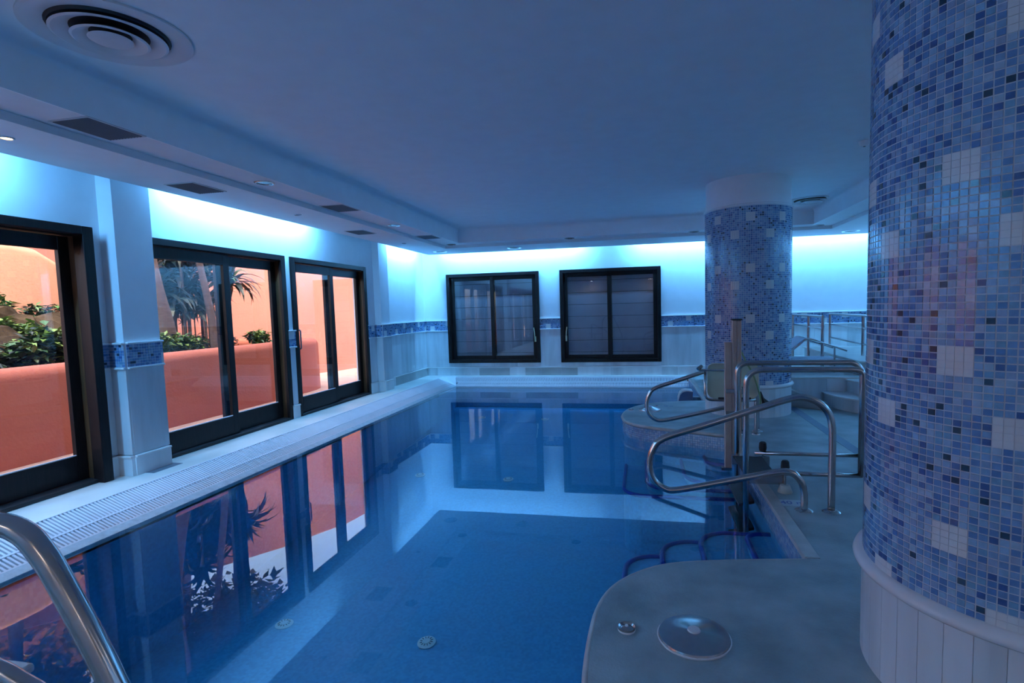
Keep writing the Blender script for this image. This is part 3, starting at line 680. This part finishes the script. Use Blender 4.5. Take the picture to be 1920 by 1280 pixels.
for y in (4.49, 5.02): MB().box(.78, 1.10, y, y + .025, .05, .13).build('top_bracket', steel, t, bevel=0.003)
for k, z in enumerate((-.12, -.34, -.56, -.78, -1.0)):
    MB().obox((.81, 4.765, z), (.060, 0, .015), (0, .27, 0), (0, 0, .012)).build('tread', black, t, bevel=0.004)
for x, y in ((1.093, 4.467), (1.049, 5.06)):
    k = MB().tube([(x, y, .05), (x, y, .17)], 0.009, 8).build('levelling_screw', steel, t, smooth='auto')
    MB().lathe([(0, .175), (.028, .172), (.034, .20), (.030, .245), (.02, .255), (0, .256)], (x, y, 0), 8).build('knob', black, k)
    MB().lathe([(.012, .062), (.035, .058), (.055, .006), (.055, 0), (0, 0)], (x, y, 0), 20).build('rubber_foot', mat('pale_rubber', (.45, .46, .42), .6), k, smooth='auto')

# ------------------------------------------------------------------ pool lift with seat
t = thing('pool_lift', 'pool lift with metal mast coloured by warm door light and pale green plastic seat', 'pool lift', (.9, 5.7, 0))
MB().box(.862, .905, 5.54, 5.60, 0.0, 1.335).box(.908, .952, 5.55, 5.61, 0.0, 1.33).build('mast', alu, t, bevel=0.006)
MB().box(.858, .955, 5.535, 5.615, 1.335, 1.348).build('mast_cap', black, t)
MB().box(.792, .858, 5.53, 5.585, -.14, 1.12).build('slide_rail', alu, t, bevel=0.006)
MB().box(.76, .86, 5.525, 5.59, -.16, -.13).build('slide_foot', steel, t, bevel=0.004)
for z in (.40, .62): MB().box(.80, .90, 5.52, 5.60, z, z + .04).build('slide_clamp', steel, t, bevel=0.003)
# seat back: rounded translucent-looking shell, slightly dished
def rpanel(x0, x1, z0, z1, y, rad, th, dish=0.02):
    pts = []
    for cx, cz, a0 in ((x1 - rad, z1 - rad, 0), (x0 + rad, z1 - rad, 90), (x0 + rad, z0 + rad, 180), (x1 - rad, z0 + rad, 270)):
        for k in range(6): a = math.radians(a0 + 18 * k); pts.append((cx + rad * math.cos(a), cz + rad * math.sin(a)))
    xm, zm = (x0 + x1) / 2, (z0 + z1) / 2; n_ = len(pts); vs = []
    for sc, dy in ((1, 0), (0.93, 0.012), (0.8, dish), (0.0, dish)):
        for p in pts: vs.append((xm + (p[0] - xm) * sc, y + dy, zm + (p[1] - zm) * sc))
    for p in pts: vs.append((p[0], y + th, p[1]))
    fs = [(l * n_ + i, l * n_ + (i + 1) % n_, (l + 1) * n_ + (i + 1) % n_, (l + 1) * n_ + i) for l in range(3) for i in range(n_)]
    fs += [(i, (i + 1) % n_, 4 * n_ + (i + 1) % n_, 4 * n_ + i) for i in range(n_)] + [list(range(4 * n_, 5 * n_))]
    return MB().add(vs, fs)
s = rpanel(.68, 1.20, .49, .865, 6.0, .07, .035).build('seat_back', seat_m, t, smooth='auto')
MB().box(.74, 1.16, 6.03, 6.36, .47, .505).build('seat_pan', seat_m, t, bevel=0.014)
MB().tube(fillet([(.655, 5.98, .80), (.655, 5.98, .475), (.95, 5.98, .465), (1.17, 5.98, .475)], .07), .014, 10).build('seat_tube', steel, t, smooth=True)
MB().tube([(.59, 5.96, .80), (.90, 5.9, .80)], .012, 10).tube([(.575, 5.94, .81), (.62, 5.97, .84)], .02, 8).build('arm_tube', steel, t, smooth='auto')
MB().box(.79, .93, 5.97, 6.0, .47, .50).build('seat_bracket', black, t, bevel=0.004); MB().box(.99, 1.12, 5.97, 6.0, .46, .50).build('seat_bracket', black, t, bevel=0.004); MB().box(1.02, 1.05, 5.975, 6.0, .58, .61).build('seat_bolt', black, t, bevel=0.004)
MB().box(.93, .98, 5.60, 6.02, .60, .65).build('seat_arm', steel, t, bevel=0.004)
MB().tube(spline([(.995, 5.97, 1.05), (1.06, 5.97, .90), (1.15, 5.97, .72), (1.21, 5.98, .52), (1.22, 6.02, .40)], 5), .010, 6).build('strap', strap_m, t)
MB().tube([(.955, 5.96, 1.06), (.99, 5.96, 1.06), (1.0, 5.97, 1.03)], .022, 8).build('strap_buckle', black, t, smooth='auto')
MB().tube([(1.23, 6.0, .50), (1.28, 6.0, .46), (1.34, 6.02, .42)], .012, 6).tube([(1.235, 5.99, .50), (1.25, 5.99, .40)], .012, 6).tube([(1.21, 5.99, .56), (1.26, 5.99, .44)], .015, 6).build('buckle_end', black, t)
for x in (1.085, 1.262):
    l = MB().tube([(x, 6.44, 0.0), (x, 6.44, .46)], .020, 10).build('leg', steel, t, smooth='auto')
    MB().lathe([(.02, .02), (.045, .012), (.05, 0)], (x, 6.44, 0), 16).build('foot', steel, l)
MB().tube([(1.262, 6.44, .46), (1.05, 6.30, .46)], .016, 8).tube([(1.085, 6.44, .46), (.9, 6.30, .46)], .016, 8).build('seat_support', steel, t, smooth='auto')

# ------------------------------------------------------------------ domed caps on the ledges, depth mark, spout
def cap(label, loc, rad, h):
    t = thing('dome_cap', label, 'cap', loc, group='steel dome caps on the curved ledges')
    MB().lathe([(rad * 1.02, 0.0), (rad * 1.03, 0.006), (rad * .99, 0.008)], loc, 48).build('seat_ring', trim_w, t, smooth='auto')
    MB().lathe([(rad, 0.008), (rad * .98, 0.016), (rad * .8, h * .45), (rad * .5, h * .75), (rad * .22, h * .95), (rad * .18, h)], loc, 48).build('dome', steel, t, smooth='auto')
    MB().lathe([(rad * .19, h - 0.002), (rad * .17, h + .006), (0, h + .007)], loc, 24).build('button', white_p, t, smooth='auto')
    return t
cap('large polished steel dome cap on the nearer curved ledge', (.212, 2.415, 0), .158, .035)
cap('small steel dome cap left of the large one on the nearer ledge', (-.088, 2.43, 0), .040, .018)
cap('large polished steel dome cap on the farther curved ledge', (.095, 7.86, 0), .158, .055)
cap('small steel dome cap left of the large one on the farther ledge', (-.175, 7.80, 0), .040, .018)
def text(body, loc, size, m, rot, name, label, cat, parent=None):
    cu = bpy.data.curves.new(name, 'FONT'); cu.body = body; cu.size = size; cu.extrude = 0.0006; cu.align_x = 'CENTER'; cu.align_y = 'CENTER'; cu.materials.append(m)
    o = bpy.data.objects.new(name, cu); C.objects.link(o); o.location = loc; o.rotation_euler = rot
    bpy.context.view_layer.update(); me = bpy.data.meshes.new_from_object(o.evaluated_get(bpy.context.evaluated_depsgraph_get())); bpy.data.objects.remove(o)
    o = bpy.data.objects.new(name, me); C.objects.link(o); o.location = loc; o.rotation_euler = rot
    if parent: o.parent = parent; o.location = Vector(loc) - OFF[parent]
    else: tag(o, label, cat)
    return o
t = thing('depth_marking', 'blue 1,40 m depth marking tile set in the deck by the nearer handrail', 'sign', (1.05, 4.23, 0))
MB().box(.95, 1.16, 4.15, 4.28, 0.0, .003).build('plaque', mat('mark_tile', (.42, .47, .52), .4), t)
text('1,40 m', (1.055, 4.215, .0045), .085, ink, (0, 0, 0), 'lettering', None, None, t)
t = thing('depth_marking', 'small faded blue marking with red dot on the farther ledge', 'sign', (.3, 8.17, 0))
MB().lathe([(0, .003), (.018, .003), (.02, 0)], (.2, 8.2, 0), 12).build('red_dot', red_m, t)
text('1,40 m', (.34, 8.16, .002), .07, ink, (0, 0, 0), 'lettering', None, None, t)

t = thing('water_spout', 'dark box shaped water spout with a rounded hood on the pool edge', 'spout', (.7, 9.15, 0))
pr2 = [(.60, -.17), (.80, -.17), (.80, .075), (.70, .085), (.64, .07), (.60, .03), (.575, -.05), (.57, -.17)]
mb = MB(); k = len(pr2); mb.add([(x, 9.05, z) for x, z in pr2] + [(x, 9.25, z) for x, z in pr2], [list(range(k))[::-1], list(range(k, 2 * k))] + [(i, (i + 1) % k, k + (i + 1) % k, k + i) for i in range(k)])
mb.build('body', mat('spout_blue', (.10, .14, .24), .4), t)
pr3 = [(x, z + .012) for x, z in pr2[2:]]
mb = MB(); k = len(pr3); vs = []
for y in (9.03, 9.27):
    for (x, z), (x2, z2) in zip(pr3, pr2[2:]): vs += [(x2, y, z2 + .001), (x - .008, y, z + .008)]
n2 = 2 * k
fs = []
for i in range(k - 1):
    a = 2 * i; fs += [(a, a + 2, a + 3, a + 1), (n2 + a, n2 + a + 1, n2 + a + 3, n2 + a + 2), (a + 1, a + 3, n2 + a + 3, n2 + a + 1), (a, n2 + a, n2 + a + 2, a + 2)]
mb.add(vs, fs); mb.build('hood_rim', trim_w, t)
MB().box(.80, .95, 9.1, 9.2, -.1, -.02).build('bracket', steel, t)

# ------------------------------------------------------------------ raised platform, steps, railing, lounger at the right
pf = MB(); pf.box(2.0, XR - .01, 8.45, YB - .06, 0, 0.375); platform = pf.build('raised_platform', plaster, kind='structure')
for i in range(7):
    x0 = 2.0 + i * 0.62
    MB().box(x0 + .0015, x0 + .6185, 8.43, 8.45, 0.0, 0.375).build('marble_slab', (marble, marble2, marble)[i % 3], platform)
MB().box(2.0 - .02, XR - .01, 8.42, YB - .06, 0.375, 0.40).build('platform_top', sill_m, platform, bevel=0.006)
blk = MB().box(3.10, XR - .01, 8.50, 11.3, 0.40, 0.60).build('upper_tier', marble3, label='higher stone tier on the platform carrying the steel railing', cat='platform')
MB().box(3.07, XR - .01, 8.47, 11.33, 0.60, 0.62).build('tier_top', sill_m, blk, bevel=0.006)
t = thing('curved_steps', 'two curved marble steps leading up to the raised platform', 'steps', (3.3, 8.0, 0))
for k, (rr, z0, z1) in enumerate(((1.05, 0, .165), (.72, .19, .35))):
    pl = [(3.55 - rr * math.cos(PI / 2 * a / 10) * 0.93, 8.42 - rr * math.sin(PI / 2 * a / 10)) for a in range(11)] + [(5.2, 8.42 - rr), (5.2, 8.42)]
    s = MB().prism(pl, z0, z1).build('riser', marble, t)
    pl = [(3.55 - (rr + .03) * math.cos(PI / 2 * a / 10) * 0.93, 8.42 - (rr + .03) * math.sin(PI / 2 * a / 10)) for a in range(11)] + [(5.2, 8.42 - rr - .03), (5.2, 8.42)]
    MB().prism(pl, z1, z1 + .025).build('tread', trim_w, t, bevel=0.006)
mb = MB(); mb.add([(1.95, 8.28, 0), (2.45, 7.95, 0), (2.50, 8.02, 0), (2.0, 8.40, 0), (1.95, 8.28, .29), (2.45, 7.95, .10), (2.50, 8.02, .10), (2.0, 8.40, .29)], [(0, 3, 2, 1), (4, 5, 6, 7), (0, 1, 5, 4), (1, 2, 6, 5), (2, 3, 7, 6), (3, 0, 4, 7)])
mb.build('sloping_curb', marble3, label='low sloping stone curb beside the farther column', cat='curb', bevel=0.008)
def railing(label, pts, posts, ztop, zs):
    t = thing('railing', label, 'railing', (pts[0][0], pts[0][1], 0))
    MB().tube([(x, y, ztop) for x, y in pts], .022, 10).build('top_rail', steel, t, smooth='auto')
    for z in zs: MB().tube([(x, y, z) for x, y in pts], .016, 8).build('mid_rail', steel, t, smooth='auto')
    for x, y, zb in posts:
        MB().tube([(x, y, zb), (x, y, ztop)], .024, 10).build('post', steel, t, smooth='auto')
    return t
railing('steel railing with three bars on the platform edge, left of the gap', [(2.90, 11.35), (2.83, 9.35)], [(2.86, 10.2, .40), (2.83, 9.35, .40), (2.90, 11.35, .40)], 1.25, (1.06, .80))
railing('steel railing with three bars on the higher tier, right of the gap', [(3.52, 11.2), (3.40, 9.0), (3.40, 8.6)], [(3.52, 11.2, .62), (3.42, 9.35, .62), (3.40, 8.6, .62)], 1.25, (1.05, .80))
t = thing('sun_lounger', 'reclining lounger with grey mesh back standing on the platform', 'sun lounger', (2.55, 9.1, .40))
def LP(x, z, y): return (x, y, z)
for y, dx in ((8.85, 0), (9.45, .0)):
    MB().tube(fillet([(2.02, y, .60), (2.10, y, .62), (2.45, y, .93), (2.52, y, .93), (3.02, y, .74)], .05), .013, 10).build('frame_tube', steel, t, smooth=True)
    MB().tube([(2.10, y, .62), (2.10, y, .41)], .013, 8).tube([(2.85, y, .80), (2.85, y, .41)], .013, 8).build('leg', steel, t, smooth='auto')
mb = MB(); mb.add([(2.06, 8.88, .625), (2.06, 9.42, .625), (2.45, 9.42, .945), (2.45, 8.88, .945), (2.06, 8.88, .612), (2.06, 9.42, .612), (2.45, 9.42, .932), (2.45, 8.88, .932)], [(0, 1, 2, 3), (7, 6, 5, 4), (0, 4, 5, 1), (1, 5, 6, 2), (2, 6, 7, 3), (3, 7, 4, 0)])
mb.build('mesh_back', mesh_m, t)
mb = MB(); mb.box(2.10, 2.95, 8.88, 9.42, .60, .612); mb.build('mesh_seat', mesh_m, t)

# ------------------------------------------------------------------ courtyard garden
gr = MB().box(-40, XL - 0.25, -25, 40, -0.15, -0.04).build('courtyard_ground', path_m, kind='structure')
MB().box(-9.5, -6.8, -4, 10.0, -0.04, 0.85).build('planter_soil', soil, gr)
# rounded planter wall
def wall_path(pts, h, th, name, m, label, cat, rnd=0.1):
    P = [Vector((x, y, 0)) for x, y in pts]; n_ = len(P); vs = []
    prof = [(-th / 2, -0.05), (-th / 2, None)] ; prof = []
    hs = h if isinstance(h, (list, tuple)) else [h] * n_
    K = 6
    for i, p in enumerate(P):
        t_ = (P[min(i + 1, n_ - 1)] - P[max(i - 1, 0)]).normalized(); nn = Vector((t_.y, -t_.x, 0)); H = hs[i]
        row = [(-th / 2, -0.05), (-th / 2, H - rnd)] + [(-th / 2 + rnd - rnd * math.cos(PI / 2 * k / K), H - rnd + rnd * math.sin(PI / 2 * k / K)) for k in range(1, K + 1)]
        row += [(th / 2 - rnd + rnd * math.sin(PI / 2 * k / K), H - rnd + rnd * math.cos(PI / 2 * k / K)) for k in range(0, K)] + [(th / 2, H - rnd), (th / 2, -0.05)]
        for o_, z in row: vs.append(p + nn * o_ + Vector((0, 0, z)))
    m_ = len(row); fs = [(i * m_ + k, (i + 1) * m_ + k, (i + 1) * m_ + (k + 1) % m_, i * m_ + (k + 1) % m_) for i in range(n_ - 1) for k in range(m_)]
    fs += [list(range(m_)), list(range((n_ - 1) * m_, n_ * m_))[::-1]]
    return MB().add(vs, fs).build(name, m, label=label, cat=cat, smooth='auto')
wall_path([(-6.71, -5), (-6.71, 9.6), (-6.73, 9.85), (-6.80, 10.08), (-6.93, 10.25), (-7.15, 10.36), (-7.6, 10.4), (-9.6, 10.4)], 1.018, 0.30, 'planter_wall', terra, 'low rounded terracotta planter wall outside the glass doors', 'wall', 0.13)
wall_path([(-15.5, -6), (-13.5, 3), (-12.9, 5.6), (-11.85, 7.7), (-11.35, 8.2), (-10.35, 9.95), (-9.1, 11.7), (-8.72, 12.5), (-8.30, 13.3), (-7.9, 15.2), (-7.2, 17)], 4.0, 0.30, 'courtyard_wall', terra2, 'tall peach courtyard wall behind the plants, seen through all doors', 'wall', 0.05)
wall_path([(-10.2, -3.0), (-9.9, 3.0), (-9.55, 5.0), (-9.5, 6.0), (-9.5, 6.5), (-9.5, 6.9), (-9.5, 7.3), (-9.5, 7.8), (-9.5, 8.4)], [2.5, 2.6, 2.68, 2.72, 2.73, 2.66, 2.42, 2.1, 1.8], 0.30, 'garden_wall', terra3, 'terracotta garden wall with a swooping top behind the rocks', 'wall', 0.13)
def rock(label, loc, s, seed):
    rnd = random.Random(seed); bm = bmesh.new(); bmesh.ops.create_icosphere(bm, subdivisions=3, radius=1)
    from mathutils import noise
    for v in bm.verts:
        d = noise.noise(v.co * 1.3 + Vector((seed, 0, 0))) * 0.45 + noise.noise(v.co * 3.5 + Vector((0, seed, 0))) * 0.18; v.co *= 1 + d
        v.co = Vector((v.co.x * s[0], v.co.y * s[1], v.co.z * s[2]))
    me = bpy.data.meshes.new('garden_rock'); bm.to_mesh(me); bm.free(); me.materials.append(rock_m)
    o = bpy.data.objects.new('garden_rock', me); C.objects.link(o); o.location = loc; tag(o, label, 'rock', 'garden rocks')
rock('big brown boulder low at the left edge behind the planter wall', (-8.1, 5.35, 1.05), (.45, .60, .38), 1)
rock('brown boulder topped with ferns in the upper left of the near door', (-8.7, 5.75, 1.38), (.38, .45, .34), 5)
rock('pale flat topped boulder beside the near door frame', (-8.7, 6.7, 1.32), (.38, .60, .30), 9)
rock('small grey stone between the near door shrub and the boulders', (-7.9, 6.35, 1.10), (.22, .26, .18), 14)

def blade_mesh(name, L, W, droop, m, nseg=5):
    vs = []; x = z = 0.0; ang = 0.9
    for k in range(nseg + 1):
        t_ = k / nseg; wd = W * (1 - abs(2 * t_ - 0.7) ** 2.2 * 0.55) * (1 - t_ ** 4) + 0.001
        vs += [(x, -wd, z + 0.18 * wd), (x, 0, z), (x, wd, z + 0.18 * wd)]
        ang -= droop / nseg; x += math.cos(ang) * L / nseg; z += math.sin(ang) * L / nseg
    fs = []
    for k in range(nseg): a = 3 * k; fs += [(a, a + 3, a + 4, a + 1), (a + 1, a + 4, a + 5, a + 2)]
    me = bpy.data.meshes.new(name); me.from_pydata(vs, [], fs); me.materials.append(m); me.update(); return me
bl = [blade_mesh('leaf', .56, .042, d, leaf_d) for d in (1.2, 1.7, 2.1)]
bl2 = [blade_mesh('leaf', .52, .030, d, leaf_m) for d in (1.2, 1.7)]
def dracaena(label, x, y, z0, z1, nl, group, meshes, sc=1.0, heads=1, lean=(0, 0), trunk=0.025):
    root = thing('dracaena', label, 'plant', (x, y, z0), group=group)
    top = Vector((x + lean[0], y + lean[1], z1))
    MB().tube(spline([(x, y, z0 - 0.1), (x + lean[0] * .3, y + lean[1] * .3, (z0 + z1) / 2), tuple(top)], 5), trunk, 8).build('stem', bark, root, smooth=True)
    for k in range(nl):
        o = bpy.data.objects.new('leaf', random.choice(meshes)); C.objects.link(o); o.parent = root
        o.location = top - Vector((x, y, z0)) + Vector((random.uniform(-.04, .04), random.uniform(-.04, .04), random.uniform(-.16, .10)))
        o.rotation_euler = (random.uniform(-.25, .25), random.uniform(-1.0, .75), k * 2.4 + random.uniform(-.3, .3)); s_ = sc * random.uniform(.8, 1.25); o.scale = (s_, s_, s_)
    return root
random.seed(21)
spots = [(-8.2, 7.95, 2.05), (-8.35, 8.3, 2.3), (-8.3, 8.15, 1.85), (-8.1, 8.05, 1.75), (-8.0, 8.3, 2.1), (-8.3, 8.5, 1.95), (-7.9, 8.55, 1.7), (-8.2, 8.2, 2.4), (-8.0, 8.75, 2.25), (-8.4, 8.7, 2.55), (-8.1, 8.4, 1.62), (-8.25, 8.85, 1.8), (-7.95, 8.15, 2.65)]
for x, y, z in spots:
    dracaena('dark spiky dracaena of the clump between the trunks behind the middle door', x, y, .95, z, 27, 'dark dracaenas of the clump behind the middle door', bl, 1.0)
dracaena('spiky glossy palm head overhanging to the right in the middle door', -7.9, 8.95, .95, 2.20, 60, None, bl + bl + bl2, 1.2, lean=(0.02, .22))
dracaena('small yellow green agave beside the right stile of the middle door', -7.8, 9.75, .95, 1.08, 14, None, bl2, .55)
def trunk(label, pts, r0, r1, crown):
    t = thing('garden_tree', label, 'tree', pts[0])
    P = spline(pts, 6); n_ = len(P); MB().tube(P, [r0 + (r1 - r0) * i / (n_ - 1) for i in range(n_)], 12).build('trunk', bark, t, smooth=True)
    foliage(t, crown, leaf_d, 2200, .085, 'foliage'); return t
def foliage(parent, blobs, m, n_, size, name, mats=None, **kw):
    mb = MB(); tot = sum(b_[3] ** 2 for b_ in blobs)
    for bx, by, bz, br in blobs:
        for k in range(int(n_ * br * br / tot)):
            d = Vector((random.gauss(0, 1), random.gauss(0, 1), random.gauss(0, .8))).normalized() * br * random.uniform(.55, 1.05); c = Vector((bx, by, bz)) + d
            a = Vector((random.uniform(-1, 1), random.uniform(-1, 1), random.uniform(-.6, .4))).normalized(); s_ = size * random.uniform(.6, 1.3)
            b2 = a.cross(Vector((0, 0, 1))); b2 = (b2.normalized() if b2.length > .01 else Vector((1, 0, 0))) * s_ * .28; up_ = Vector((0, 0, s_ * .12))
            mb.add([c, c + a * s_ * .45 + b2 + up_, c + a * s_, c + a * s_ * .45 - b2 + up_], [(0, 1, 2), (0, 2, 3)], random.randrange(len(mats)) if mats else 0)
    return mb.build(name, mats or m, parent, kind='stuff', **kw)
trunk('thick brown curving trunk at the left of the middle door', [(-7.5, 7.38, .9), (-7.5, 7.30, 1.4), (-7.5, 7.17, 2.0), (-7.5, 7.10, 2.6), (-7.5, 7.15, 3.6), (-7.4, 7.3, 4.6)], .15, .07, [(-7.6, 7.4, 4.5, .9), (-7.3, 8.0, 4.1, .6)])
trunk('pale slender trunk at the right of the middle door first pane', [(-7.5, 8.30, .9), (-7.5, 8.26, 1.5), (-7.5, 8.17, 2.0), (-7.5, 8.05, 2.6), (-7.5, 7.85, 3.6), (-7.5, 7.8, 4.6)], .07, .04, [(-7.7, 8.3, 4.6, .8), (-7.9, 8.0, 3.4, .5)])
def shrub(label, blobs, mats, n_, size, group=None):
    t = thing('shrub', label, 'shrub', (blobs[0][0], blobs[0][1], .9), group=group)
    foliage(t, blobs, None, n_, size, 'foliage', mats=mats)
    mb = MB()
    for bx, by, bz, br in blobs: mb.tube([(bx, by, .85), (bx, by, bz)], .012, 6)
    mb.build('stem', bark, t); return t
shrub('leafy green shrub at the right of the near door', [(-7.35, 5.15, 1.10, .20), (-7.4, 5.45, 1.22, .24), (-7.3, 5.7, 1.05, .2)], [leaf_m, leaf_d, leaf_l], 1200, .13)
shrub('dark low fern at the left edge just behind the planter wall', [(-7.35, 4.65, 1.05, .22), (-7.4, 4.2, 1.05, .2), (-7.3, 4.95, 1.0, .18)], [leaf_d, leaf_d, leaf_m], 1300, .11)
shrub('yellow green fern spilling over the boulders', [(-8.3, 5.55, 1.42, .16), (-8.2, 5.85, 1.36, .14)], [leaf_l, leaf_m, leaf_l], 600, .12)
shrub('bright green grassy tuft on top of the left boulder', [(-9.0, 5.95, 1.72, .22), (-9.0, 5.5, 1.75, .25)], [leaf_l, leaf_m], 800, .14)
shrub('low green groundcover along the base of the garden wall', [(-9.0, 6.5, 1.62, .16), (-9.0, 6.8, 1.62, .16), (-9.0, 7.1, 1.60, .14)], [leaf_m, leaf_d], 700, .10)
shrub('bright green low fern at the foot of the thick trunk', [(-7.36, 7.05, 1.10, .18), (-7.36, 7.35, 1.08, .2), (-7.36, 7.65, 1.04, .17)], [leaf_l, leaf_m, leaf_l], 1200, .13)
shrub('low green fern beside the agave in the middle door', [(-7.8, 9.7, 1.08, .14), (-7.8, 9.95, 1.05, .13)], [leaf_l, leaf_m], 500, .11)
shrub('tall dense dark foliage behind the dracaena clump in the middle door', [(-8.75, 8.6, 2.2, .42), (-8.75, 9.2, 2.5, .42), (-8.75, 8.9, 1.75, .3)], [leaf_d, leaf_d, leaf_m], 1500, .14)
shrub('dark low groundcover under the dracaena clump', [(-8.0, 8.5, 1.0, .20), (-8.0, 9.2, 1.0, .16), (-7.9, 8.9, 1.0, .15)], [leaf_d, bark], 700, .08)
def far_tree(label, x, y, z, rad, mats, n_, size):
    t = thing('background_tree', label, 'tree', (x, y, 0), group='trees beyond the courtyard wall')
    MB().tube([(x, y, -.05), (x + .2, y, z * .5), (x, y, z)], [.16, .12, .06], 8).build('trunk', bark, t, smooth=True)
    foliage(t, [(x, y, z, rad), (x + rad * .7, y - rad * .5, z - .5, rad * .6), (x - rad * .4, y + rad * .7, z + .4, rad * .6)], None, n_, size, 'foliage', mats=mats)
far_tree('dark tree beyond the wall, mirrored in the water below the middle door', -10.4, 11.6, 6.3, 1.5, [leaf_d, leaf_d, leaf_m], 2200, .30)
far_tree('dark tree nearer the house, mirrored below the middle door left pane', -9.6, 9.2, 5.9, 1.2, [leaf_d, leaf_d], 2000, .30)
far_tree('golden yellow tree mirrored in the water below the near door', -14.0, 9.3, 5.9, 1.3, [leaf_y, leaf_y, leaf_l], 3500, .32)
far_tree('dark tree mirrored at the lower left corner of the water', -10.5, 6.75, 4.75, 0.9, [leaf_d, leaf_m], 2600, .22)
